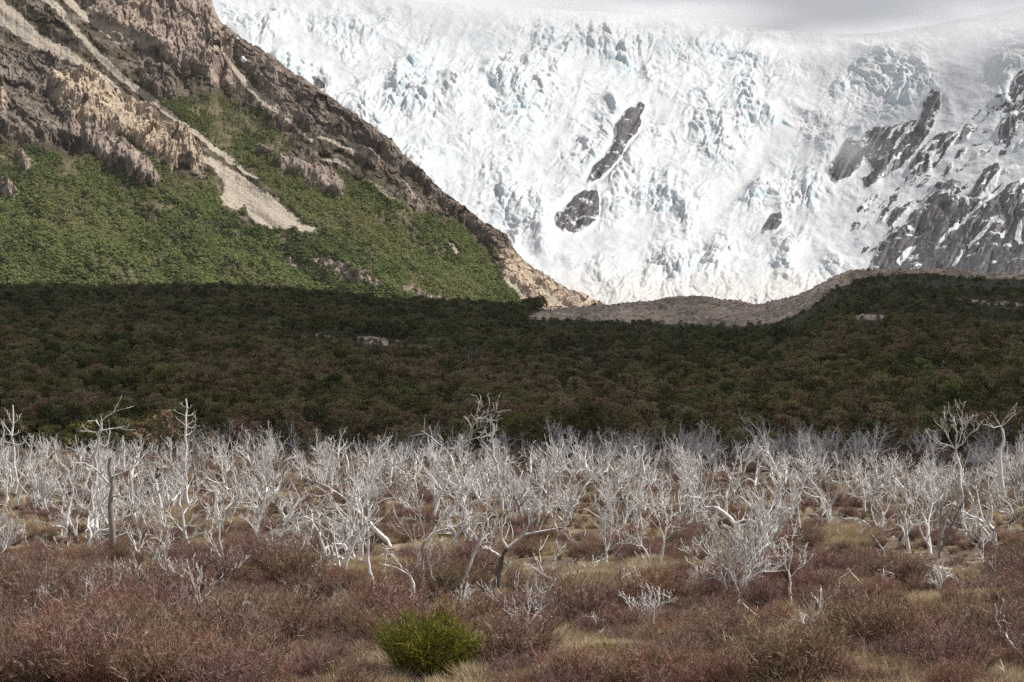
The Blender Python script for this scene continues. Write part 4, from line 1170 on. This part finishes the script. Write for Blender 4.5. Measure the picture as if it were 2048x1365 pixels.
hero('white dead tree with one crooked arm thrown left, right stand', (1818, 1103), [[(1818, 1103), (1814, 1080), (1811, 1054), (1808, 1030)], [(1810, 1040), (1795, 1010), (1777, 985), (1755, 985), (1734, 990)], [(1808, 1030), (1802, 1000), (1806, 960), (1800, 925)], [(1809, 1030), (1822, 1000), (1830, 960)], [(1790, 1000), (1778, 975), (1768, 960), (1785, 945)], [(1811, 1050), (1828, 1030), (1842, 1010)]], r0=4.6, dens=1.0)
hero('dark grey dead tree with several leaning stems, right stand', (1878, 1117), [[(1878, 1117), (1880, 1090), (1882, 1067), (1892, 1038), (1903, 1013)], ([(1879, 1100), (1892, 1060), (1912, 1015), (1925, 985)], 3.6), [(1884, 1062), (1880, 1030), (1884, 1000)], [(1900, 1018), (1912, 990), (1915, 960)], [(1881, 1080), (1900, 1068), (1920, 1050)]], r0=5.6, dens=.9, mat=M_WOODG)
hero('twin-trunked white dead tree left of the dark leaning stems, right stand', (1860, 1104), [[(1860, 1104), (1859, 1080), (1858, 1053), (1852, 1035), (1844, 1021)], ([(1858, 1096), (1846, 1070), (1838, 1045)], 3.6), [(1846, 1024), (1838, 1000), (1836, 975)], [(1857, 1048), (1866, 1020), (1872, 990), (1868, 965)], [(1850, 1032), (1858, 1010), (1855, 985)]], r0=5.0, dens=1.0)
hero('straight pale log lying on the heath at right', (1936, 1148), [[(1879, 1137), (1900, 1140), (1914, 1143), (1940, 1146), (1970, 1145), (1996, 1143)], [(1890, 1139), (1880, 1150), (1876, 1158)], [(1920, 1144), (1914, 1156), (1908, 1162)], [(1884, 1138), (1870, 1140), (1858, 1144)]], r0=3.8, dens=.35, lie=True)
hero('small white multi-stemmed dead bush above the log at right', (1965, 1128), [[(1965, 1128), (1965, 1120), (1964, 1114)], [(1965, 1118), (1958, 1100), (1953, 1085)], [(1965, 1116), (1968, 1090), (1972, 1065)], [(1966, 1116), (1980, 1100), (1992, 1088)], [(1964, 1118), (1950, 1112), (1948, 1100)]], r0=4.0, dens=.7)
hero('forked dark dead trunk cut by the lower right corner', (2046, 1350), [[(2046, 1350), (2040, 1320), (2037, 1300), (2037, 1280), (2044, 1270)], ([(2038, 1308), (2026, 1290), (2014, 1267)], 4.2), [(2040, 1274), (2050, 1268), (2060, 1266)]], r0=5.4, dens=.3, trunk_mat=M_WOODG)
hero('short pale forked stub near the lower right corner', (2010, 1372), [[(2010, 1372), (2006, 1345), (2003, 1330), (1999, 1318)], [(2005, 1342), (2000, 1336), (1995, 1330)]], r0=3.8, dens=.2)
hero('thin twisted white dead sapling above the lower right corner', (1993, 1302), [[(1993, 1302), (1993, 1285), (1994, 1273), (2001, 1258), (2000, 1246), (1990, 1227), (1989, 1198)], [(1997, 1268), (2004, 1262), (2006, 1250)], [(1996, 1240), (2008, 1232), (2018, 1245)], [(1990, 1225), (2000, 1210), (2006, 1195)], [(1993, 1276), (1987, 1262), (1990, 1252)]], r0=2.8, dens=.4)
hero('low spreading white dead bush in the brown shrubs right of centre', (1291, 1253), [[(1291, 1253), (1291, 1245), (1290, 1236)], [(1290, 1238), (1275, 1215), (1257, 1200)], [(1291, 1238), (1288, 1210), (1284, 1185)], [(1291, 1240), (1305, 1220), (1325, 1205), (1345, 1200)], [(1292, 1238), (1300, 1205), (1298, 1180)], [(1290, 1242), (1270, 1230), (1255, 1204)]], r0=3.4, dens=1.0)
hero('scattered low dead limbs beside the dark forked trunk', (1108, 1180), [[(1108, 1180), (1107, 1160), (1108, 1140), (1110, 1110)], [(1108, 1165), (1090, 1150), (1070, 1135), (1060, 1128)], [(1108, 1160), (1125, 1150), (1145, 1145), (1175, 1140)], [(1110, 1178), (1135, 1205), (1155, 1190), (1165, 1170)], [(1109, 1140), (1112, 1115), (1120, 1095)]], r0=3.2, dens=.8, trunk_mat=M_WOODG)
hero('short leaning white dead tree at the front edge of the left stand', (405, 1240), [[(405, 1240), (404, 1228), (402, 1215)], [(402, 1216), (415, 1200), (432, 1195), (445, 1180)], [(402, 1216), (398, 1180), (399, 1140)], [(402, 1218), (388, 1190), (382, 1160)], [(403, 1220), (412, 1185), (416, 1150)]], r0=4.4, dens=.9)
hero('toppled white crown spraying twigs to the left above the brown shrubs', (364, 1208), [[(364, 1208), (345, 1200), (325, 1196)], [(330, 1197), (290, 1196), (255, 1188), (225, 1179)], [(340, 1199), (300, 1185), (262, 1170), (238, 1168)], [(350, 1202), (322, 1175), (295, 1155)], [(358, 1205), (345, 1165), (325, 1125), (338, 1105)], [(345, 1200), (310, 1200), (280, 1210)], [(360, 1206), (368, 1170), (364, 1140)]], r0=3.8, dens=1.2)
hero('white dead tree with dark upper stems just left of the windswept tree', (441, 1193), [[(441, 1193), (443, 1165), (446, 1136), (445, 1110), (438, 1050)], [(445, 1130), (428, 1100), (412, 1071)], [(446, 1125), (460, 1112), (474, 1098)], [(445, 1150), (425, 1130), (420, 1110)], [(446, 1140), (465, 1140), (490, 1120)]], r0=4.4, dens=.9)
hero('windswept white dead tree brushing to the right, lower left of centre', (504, 1160), [[(504, 1160), (510, 1140), (516, 1115), (521, 1097)], [(521, 1097), (535, 1075), (556, 1059), (585, 1045)], [(512, 1140), (534, 1131), (565, 1120), (599, 1106)], [(518, 1110), (545, 1095), (570, 1090), (595, 1070)], [(521, 1097), (520, 1070), (530, 1040)], [(508, 1150), (490, 1130), (484, 1110)]], r0=5.2, dens=1.2)

# ------------------------------------------------------------------ the rest of the dead stand
def dead_stand():
    kinds = ['vase', 'single', 'lean', 'vase', 'single', 'snag', 'vase', 'single', 'single', 'lean', 'snag', 'single'] * 3
    protos = []
    for i, k in enumerate(kinds):
        tr, lm = dead_tree_parts(300 + i, k, 4.2)
        mt = M_WOODG if i in (5, 9, 20, 31) else M_WOOD
        protos.append((tr.mesh('trunk', mt), [t.mesh('limb', mt) for t in lm], join_tubes('dead_tree_%d' % i, [tr] + lm, mt)))
    near = [(-300, 1150), (340, 1150), (420, 1165), (640, 1165), (700, 1175), (960, 1165), (1050, 1130), (1200, 1140), (1350, 1150), (1420, 1185), (1620, 1205), (1720, 1150), (1850, 1130), (2350, 1140)]
    N = 1650
    u = RNG.uniform(-180, 2230, N)
    d = np.sqrt(RNG.uniform(0, 1, N) * (318.0 ** 2 - 118.0 ** 2) + 118.0 ** 2)
    dmin = EYE * F / (interp(near, u) - HORIZON)
    x = d * (u - 1024) / F
    clump = fbm(x / 16, d / 16, 3, .5, 131)
    p = .80 * sstep(-.30, .35, clump) + .10
    p = p * np.where(u < 380, 1.25, 1.0) * np.where((u > 380) & (u < 560) & (d < 200), .5, 1)
    p = p * interp([(118, .5), (150, .8), (185, 1)], d)
    p = p * np.where((u > 1050) & (u < 1250) & (d < 170), .5, 1)
    keep = (d > dmin) & (RNG.uniform(0, 1, N) < p)
    hx = np.array([h[0] for h in HERO])
    dist = np.min(np.hypot(x[:, None] - hx[None, :, 0], d[:, None] - hx[None, :, 1]), 1)
    keep &= dist > 1.2
    u, d, x = u[keep], d[keep], x[keep]; N = len(u)
    e = 46                                                          # small dead bushes scattered out into the brown shrubs
    eu, ed = RNG.uniform(0, 2048, e), RNG.uniform(93, 122, e)
    u, d, x = np.r_[u, eu], np.r_[d, ed], np.r_[x, ed * (eu - 1024) / F]
    z = terrain_z(u, d)
    S = np.r_[np.clip(RNG.normal(.86, .22, N), .4, 1.35), RNG.uniform(.32, .58, e)]; N = len(u)
    S = S * interp([(118, .95), (200, 1.0), (318, .92)], d)
    rot = RNG.uniform(0, 6.28, N)
    idx = RNG.integers(0, len(kinds), N)
    vis = (u > -30) & (u < 2078)
    order = np.argsort(np.where(vis, d / S, 1e9))
    cols = [(-100, 340, 'by the broken snag'), (340, 700, 'right of the broken snag'), (700, 1050, 'around the hooked crown'),
            (1050, 1420, 'right of the dark forked trunk'), (1420, 1740, 'behind the vase-shaped tree'), (1740, 2200, 'around the antler-crowned tree')]
    rest = []
    count = 300 - len(HERO)
    for k in order[:count]:
        where = next(w for a, b, w in cols if a <= u[k] < b)
        depth = 'front' if d[k] < 165 else 'middle'
        nm = kinds[idx[k]]
        look = {'vase': 'many-stemmed bleached dead tree', 'single': 'upright bleached dead tree', 'lean': 'leaning bare dead tree', 'snag': 'sparse broken dead tree'}[nm]
        o = thing('dead_tree', '%s in the %s rows %s' % (look, depth, where), 'tree', (x[k], d[k], z[k]), rot[k], S[k], '%ss, %s rows, %s' % (look, depth, where))
        o.rotation_euler = (random.gauss(0, .10), random.gauss(0, .10), rot[k])
        link('trunk', protos[idx[k]][0], o)
        for lm in protos[idx[k]][1]: link('limb', lm, o)
    r = order[count:]
    m_ = 34
    su = RNG.uniform(-50, 2100, m_); sd = RNG.uniform(325, 620, m_)
    x, d, z = np.r_[x, sd * (su - 1024) / F], np.r_[d, sd], np.r_[z, terrain_z(su, sd)]
    r = np.r_[r, np.arange(N, N + m_)]
    rot = np.r_[rot, RNG.uniform(0, 6.28, m_)]; S = np.r_[S, RNG.uniform(.7, 1.2, m_)]; idx = np.r_[idx, RNG.integers(0, len(kinds), m_)]
    scatter('dead_forest', 'dense bleached dead forest behind the nearer dead trees', np.c_[x, d, z][r], rot[r], S[r], idx[r], [p_[2] for p_ in protos], 0.1)
    # fallen branches and broken sticks between the trees
    sticks = []
    for i in range(6):
        rnd = random.Random(700 + i); tb = Tubes()
        branch(tb, (0, 0, .08), unit((1, .2, .12)), 1.6, .035, 2, rnd, 0, 1.1)
        sticks.append(tb.mesh('stick_%d' % i, M_WOOD))
    n = 900
    u = RNG.uniform(-100, 2150, n); d = np.sqrt(RNG.uniform(0, 1, n) * (280.0 ** 2 - 96.0 ** 2) + 96.0 ** 2)
    ok = (d > EYE * F / (interp(near, u) + 60 - HORIZON)) | (RNG.uniform(0, 1, n) < .22)
    u, d = u[ok], d[ok]; n = len(u)
    scatter('fallen_branches', 'pale fallen branches littering the heath between dead trees', np.c_[d * (u - 1024) / F, d, terrain_z(u, d) + .1], RNG.uniform(0, 6.28, n), RNG.uniform(.5, 1.4, n), RNG.integers(0, 6, n), sticks)
dead_stand()

# ------------------------------------------------------------------ leafless brown shrubs, green shrubs, grass
CLEAR = [(965, 1312, 55, 16), (1200, 1340, 70, 24), (1195, 1172, 45, 16), (1955, 1240, 50, 18), (880, 1112, 50, 14), (1715, 1212, 18, 10), (1660, 1148, 18, 12), (960, 1150, 50, 14), (700, 1150, 60, 14), (1440, 1160, 40, 14), (1860, 1225, 40, 14), (1300, 1150, 40, 12), (470, 1050, 40, 12), (360, 1050, 34, 10), (600, 1140, 36, 12), (1700, 1090, 40, 12)]
def shrubs():
    st, tw, jn = [], [], []
    for i in range(10):
        sv, sf, tv, tf = shrub_arrays(ns=RNG.integers(38, 52), nt=17, nq=3, spread=RNG.uniform(.38, .72))
        st.append(raw_mesh('stems_%d' % i, sv, sf, [M_STEM])); tw.append(raw_mesh('twigs_%d' % i, tv, tf, [M_TWIG]))
        jn.append(raw_mesh('shrub_%d' % i, np.concatenate([sv, tv]), np.concatenate([sf, tf + len(sv)]), [M_STEM, M_TWIG], np.r_[np.zeros(len(sf), int), np.ones(len(tf), int)]))
    # spots on a loose grid, thinning with distance
    pts = []
    y = 80.0
    while y < 316:
        step = 1.12 + .0026 * (y - 80)
        w = y * 1.25 * 1024 / F + 4
        xs = np.arange(-w, w, step)
        pts.append(np.c_[xs + RNG.normal(0, .35 * step, len(xs)), np.full(len(xs), y) + RNG.normal(0, .3 * step, len(xs))])
        y += step
    P = np.concatenate(pts)
    z = ground_at(P[:, 0], P[:, 1])
    px, py = to_pix(P[:, 0], P[:, 1], z)
    n1 = fbm(P[:, 0] / 9, P[:, 1] / 9, 3, .5, 141)
    keep = RNG.uniform(0, 1, len(P)) < .84 + .4 * n1
    for cx, cy, rx, ry in CLEAR:
        keep &= ((px - cx) / rx) ** 2 + ((py - cy) / ry) ** 2 > 1
    greens = [(862, 1352, 2.75, 'bright green bushy shrub in the centre foreground'), (1210, 1345, 1.1, 'small green-tinged shrub beside pale grass at the bottom right of centre')]
    for cx, cy, h, _ in greens:
        keep &= ((px - cx) / (36 * h)) ** 2 + ((py - cy) / 40) ** 2 > 1
    P, z, px, py, n1 = P[keep], z[keep], px[keep], py[keep], n1[keep]
    N = len(P)
    H = RNG.uniform(.40, 1.05, N) * (1 + .8 * n1) * np.where((RNG.uniform(0, 1, N) < .16) & (P[:, 1] < 128), 1.9, 1) * interp([(80, 1.45), (105, 1.3), (125, 1.0), (160, .9), (316, .95)], P[:, 1])
    left = (px < 520) & (P[:, 1] < 118)
    H = np.where(left, H * 1.45, H)
    H = np.clip(H, .4, 2.9)
    for _, (bx, by) in HERO:                                        # lower growth in front of the trees that stand clear
        H = np.where((np.abs(px - bx) < 26) & (py > by) & (py < by + 75), H * .5, H)
    for cx, cy, h, _ in greens:
        H = np.where((np.abs(px - cx) < 34 * h) & (py > cy - 15), H * .4, H)
    rot, idx = RNG.uniform(0, 6.28, N), RNG.integers(0, 10, N)
    vis = (px > -20) & (px < 2068) & (py - H * F / P[:, 1] < 1370)
    order = np.argsort(np.where(vis, P[:, 1] / H, 1e9))
    cols = [(-100, 340, 'lower left corner'), (340, 760, 'left of the green bush'), (760, 1150, 'around the green bush'), (1150, 1560, 'right of the green bush'), (1560, 2200, 'lower right corner')]
    for k in order[:300]:
        where = next(w for a, b, w in cols if a <= px[k] < b)
        size = 'tall' if H[k] > 1.9 else 'low'
        o = thing('brown_shrub', '%s leafless red-brown twiggy shrub in the thicket, %s' % (size, where), 'shrub', (P[k, 0], P[k, 1], z[k]), rot[k], H[k], '%s brown shrubs, %s' % (size, where))
        link('stems', st[idx[k]], o); link('twigs', tw[idx[k]], o)
    r = order[300:]
    scatter('heath_shrubs', 'low brown leafless undergrowth among the dead trees', np.c_[P, z][r], rot[r], H[r], idx[r], jn)
    for cx, cy, h, lab in greens:
        sv, sf, tv, tf = shrub_arrays(ns=95, nt=22, nq=5, spread=.60)
        x, yy, zz = pix_ground(cx, cy)
        o = thing('green_shrub', lab, 'shrub', (x, yy, zz), 0, h)
        link('stems', raw_mesh('stems', sv, sf, [M_STEM]), o); link('sprigs', raw_mesh('sprigs', tv, tf, [M_GTWIG]), o)
    # olive-green shrubs dotted through the heath
    gs = []
    for i in range(3):
        sv, sf, tv, tf = shrub_arrays(ns=40, nt=18, nq=4, spread=.75)
        gs.append((raw_mesh('stems', sv, sf, [M_STEM]), raw_mesh('sprigs', tv, tf, [M_GTWIG])))
    spots = [(610, 945, 1.1, 'small green shrub among the dead trees below the forest edge, left of centre'), (420, 1040, 1.0, 'olive shrub on the grassy rise in the left stand'), (1085, 1095, .9, 'olive shrub behind the dark forked trunk'), (905, 1085, .9, 'olive shrub under the long dead arm at centre'),
             (1270, 1262, .8, 'dark olive shrub under the low dead bush'), (640, 1355, 1.0, 'olive shrub at the bottom edge left of the green bush'), (1690, 1215, .9, 'olive shrub in the brown thicket at right'), (1480, 1040, .9, 'olive shrub behind the fallen arched trunk'), (1830, 1045, .9, 'olive shrub under the right dead stand')]
    for i, (cx, cy, h, lab) in enumerate(spots):
        x, yy, zz = pix_ground(cx, cy)
        o = thing('olive_shrub', lab, 'shrub', (x, yy, zz), i * 1.3, h)
        link('stems', gs[i % 3][0], o); link('sprigs', gs[i % 3][1], o)
    # tussock grass
    ts = []
    for i in range(6):
        n = 200
        b = np.c_[RNG.normal(0, .16, (n, 2)), np.zeros(n)]
        dr = np.c_[b[:, :2] * 2.4 + RNG.normal(0, .25, (n, 2)), RNG.uniform(.5, 1.1, n)]
        v, f = spikes(b, b + dr * RNG.uniform(.3, .6, n)[:, None], RNG.uniform(.008, .014, n))
        ts.append(raw_mesh('tussock_%d' % i, v, f, [M_STRAW]))
    n = 70000
    u = RNG.uniform(-120, 2170, n); d = np.sqrt(RNG.uniform(0, 1, n) * (316.0 ** 2 - 78.0 ** 2) + 78.0 ** 2)
    zz = terrain_z(u, d); x = d * (u - 1024) / F
    nn = fbm(x / 7, d / 7, 3, .5, 151)
    px, py = to_pix(x, d, zz)
    k = RNG.uniform(0, 1, n) < (sstep(.15, .6, nn) * .6 + .02) * interp([(78, .7), (125, .45), (316, .35)], d)
    for cx, cy, rx, ry in CLEAR: k |= ((px - cx) / rx) ** 2 + ((py - cy) / ry) ** 2 < 1.2
    u, d = u[k], d[k]
    u, d = np.r_[u, RNG.uniform(-60, 2110, 1800)], np.r_[d, RNG.uniform(79, 112, 1800)]
    for cx, cy, rx, ry in CLEAR:                                    # the open grassy gaps
        m_ = int(rx * ry * 1.1); a_ = RNG.uniform(0, 6.28, m_); q_ = np.sqrt(RNG.uniform(0, 1, m_)) * RNG.uniform(.6, 1.2, m_)
        gx_, gy_ = cx + rx * q_ * np.cos(a_), cy + ry * q_ * np.sin(a_)
        d_ = EYE / -pix_dir(gx_, gy_)[1]
        for _ in range(8): d_ = (EYE - terrain_z(gx_, d_)) / -pix_dir(gx_, gy_)[1]
        u, d = np.r_[u, gx_], np.r_[d, d_]
    x, zz = d * (u - 1024) / F, terrain_z(u, d); n = len(u)
    scatter('tussock_grass', 'pale straw-coloured tussock grass in the gaps of the heath', np.c_[x, d, zz], RNG.uniform(0, 6.28, n), RNG.uniform(.7, 1.5, n), RNG.integers(0, 6, n), ts)
shrubs()

# ------------------------------------------------------------------ the cloud whose shadow lies on the forest (overhead, to the right of the view)
def build_cloud():
    H = 1300.0
    off = SUN_DIR[:2] / SUN_DIR[2] * H
    outline = np.array([(-420, 345), (-90, 322), (-25, 305), (0, 272), (20, 246), (200, 236), (420, 230), (520, 700), (460, 1250), (150, 1330), (-60, 1260), (-250, 1150), (-480, 1080)], float)
    xs, ys = np.linspace(-520, 560, 190), np.linspace(200, 1380, 210)
    X, Y = np.meshgrid(xs, ys)
    # distance inside the outline
    ins = np.zeros(X.shape, bool); dist = np.full(X.shape, 1e9)
    for (ax, ay), (bx, by) in zip(outline, np.roll(outline, -1, 0)):
        if ay != by: ins ^= ((ay > Y) != (by > Y)) & (X < (bx - ax) * (Y - ay) / (by - ay) + ax)
        t = np.clip(((X - ax) * (bx - ax) + (Y - ay) * (by - ay)) / ((bx - ax) ** 2 + (by - ay) ** 2), 0, 1)
        dist = np.minimum(dist, np.hypot(X - ax - t * (bx - ax), Y - ay - t * (by - ay)))
    inside = np.where(ins, dist, -dist) + 26 * fbm(X / 70, Y / 70, 4, .5, 161)
    th = np.sqrt(np.clip(inside, 0, 120) / 120)
    puff = np.abs(fbm(X / 130, Y / 130, 5, .5, 163))
    top = H + 150 * th * (.35 + puff)
    bot = H - 14 * th * (1 + puff)
    nr, nc = X.shape
    v = np.concatenate([np.stack([X, Y, top], -1).reshape(-1, 3), np.stack([X, Y, bot], -1).reshape(-1, 3)])
    # the sun's slant is taken along the way from each height down to the ground
    v[:, 0] += off[0]; v[:, 1] += off[1]
    f = grid_faces(nr, nc)
    inn = (inside > 0).reshape(-1)
    f = f[inn[f].all(1)]
    f = np.concatenate([f, (f + nr * nc)[:, ::-1]])
    used, inv = np.unique(f, return_inverse=True)
    m = Mat('cloud_vapour', 1.0, 0.0); m.color((0.9, 0.9, 0.9))
    t = m.n.new('ShaderNodeBsdfTranslucent'); t.inputs['Color'].default_value = (.9, .9, .9, 1)
    x = m.n.new('ShaderNodeMixShader'); x.inputs[0].default_value = .6
    m.l.new(m.b.outputs[0], x.inputs[1]); m.l.new(t.outputs[0], x.inputs[2]); m.l.new(x.outputs[0], m.n['Material Output'].inputs['Surface'])
    me = raw_mesh('clouds', v[used], inv.reshape(f.shape), [m.m], smooth=True)
    link('clouds', me, label='drifting cumulus cloud overhead shading the forest', kind='stuff')
build_cloud()

# ------------------------------------------------------------------ haze
def build_haze():
    x, y0, y1, z0, z1 = 9200, -9200, 9200, -16, 1080
    v = [(a, c, e) for e in (z0, z1) for c in (y0, y1) for a in (-x, x)]
    f = [(0, 2, 3, 1), (4, 5, 7, 6), (0, 1, 5, 4), (1, 3, 7, 5), (3, 2, 6, 7), (2, 0, 4, 6)]
    m = bpy.data.materials.new('haze'); m.use_nodes = True
    n = m.node_tree.nodes; n.clear()
    out = n.new('ShaderNodeOutputMaterial'); pv = n.new('ShaderNodeVolumePrincipled')
    pv.inputs['Color'].default_value = (0.93, 0.95, 1.0, 1)
    pv.inputs['Density'].default_value = 1.6e-5
    pv.inputs['Anisotropy'].default_value = 0.0
    m.node_tree.links.new(pv.outputs[0], out.inputs['Volume'])
    link('haze', raw_mesh('haze', v, f, [m]), label='thin pale haze filling the valley air', kind='stuff')
build_haze()

# ------------------------------------------------------------------ mist blowing over the glacier's rim
def build_mist():
    m = bpy.data.materials.new('mist'); m.use_nodes = True
    n, l = m.node_tree.nodes, m.node_tree.links; n.clear()
    out = n.new('ShaderNodeOutputMaterial'); pv = n.new('ShaderNodeVolumePrincipled')
    tc = n.new('ShaderNodeTexCoord'); ln = n.new('ShaderNodeVectorMath'); ln.operation = 'LENGTH'
    l.new(tc.outputs['Object'], ln.inputs[0])
    mr = n.new('ShaderNodeMapRange'); mr.interpolation_type = 'SMOOTHSTEP'
    for k, v in zip(('From Min', 'From Max', 'To Min', 'To Max'), (1.0, 0.1, 0.0, 1.0)): mr.inputs[k].default_value = v
    l.new(ln.outputs['Value'], mr.inputs['Value'])
    nt = n.new('ShaderNodeTexNoise'); nt.inputs['Scale'].default_value = 1.6; nt.inputs['Detail'].default_value = 2
    l.new(tc.outputs['Object'], nt.inputs['Vector'])
    r = n.new('ShaderNodeMapRange')
    for k, v in zip(('From Min', 'From Max', 'To Min', 'To Max'), (.3, .65, .25, 1.0)): r.inputs[k].default_value = v
    l.new(nt.outputs['Fac'], r.inputs['Value'])
    a = n.new('ShaderNodeMath'); a.operation = 'MULTIPLY'; l.new(mr.outputs['Result'], a.inputs[0]); l.new(r.outputs['Result'], a.inputs[1])
    d = n.new('ShaderNodeMath'); d.operation = 'MULTIPLY'; d.inputs[1].default_value = 0.0075
    l.new(a.outputs[0], d.inputs[0]); l.new(d.outputs[0], pv.inputs['Density'])
    pv.inputs['Color'].default_value = (.98, .98, 1, 1)
    l.new(pv.outputs[0], out.inputs['Volume'])
    import bmesh
    bm = bmesh.new(); bmesh.ops.create_icosphere(bm, subdivisions=4, radius=1.0)
    me = bpy.data.meshes.new('mist'); bm.to_mesh(me); bm.free(); me.materials.append(m)
    for px, py, y, rx, ry, rz, lab in [(900, 2, 4950, 560, 300, 62, 'white mist over the left rim of the glacier'), (1330, 34, 5080, 330, 300, 42, 'thin white mist along the middle rim of the glacier'),
                                  (1740, 95, 5050, 300, 320, 62, 'white mist in the saddle of the glacier rim'), (2000, 60, 4600, 300, 260, 95, 'white mist over the snow slope at the right rim'), (1690, 300, 4150, 95, 45, 44, 'wisp of mist in front of the dark rock wall')]:
        sx, sz = pix_dir(px, py)
        o = link('mist', me, loc=(sx * y, y, EYE + sz * y), label=lab, kind='stuff')
        o.scale = (rx, ry, rz)
build_mist()
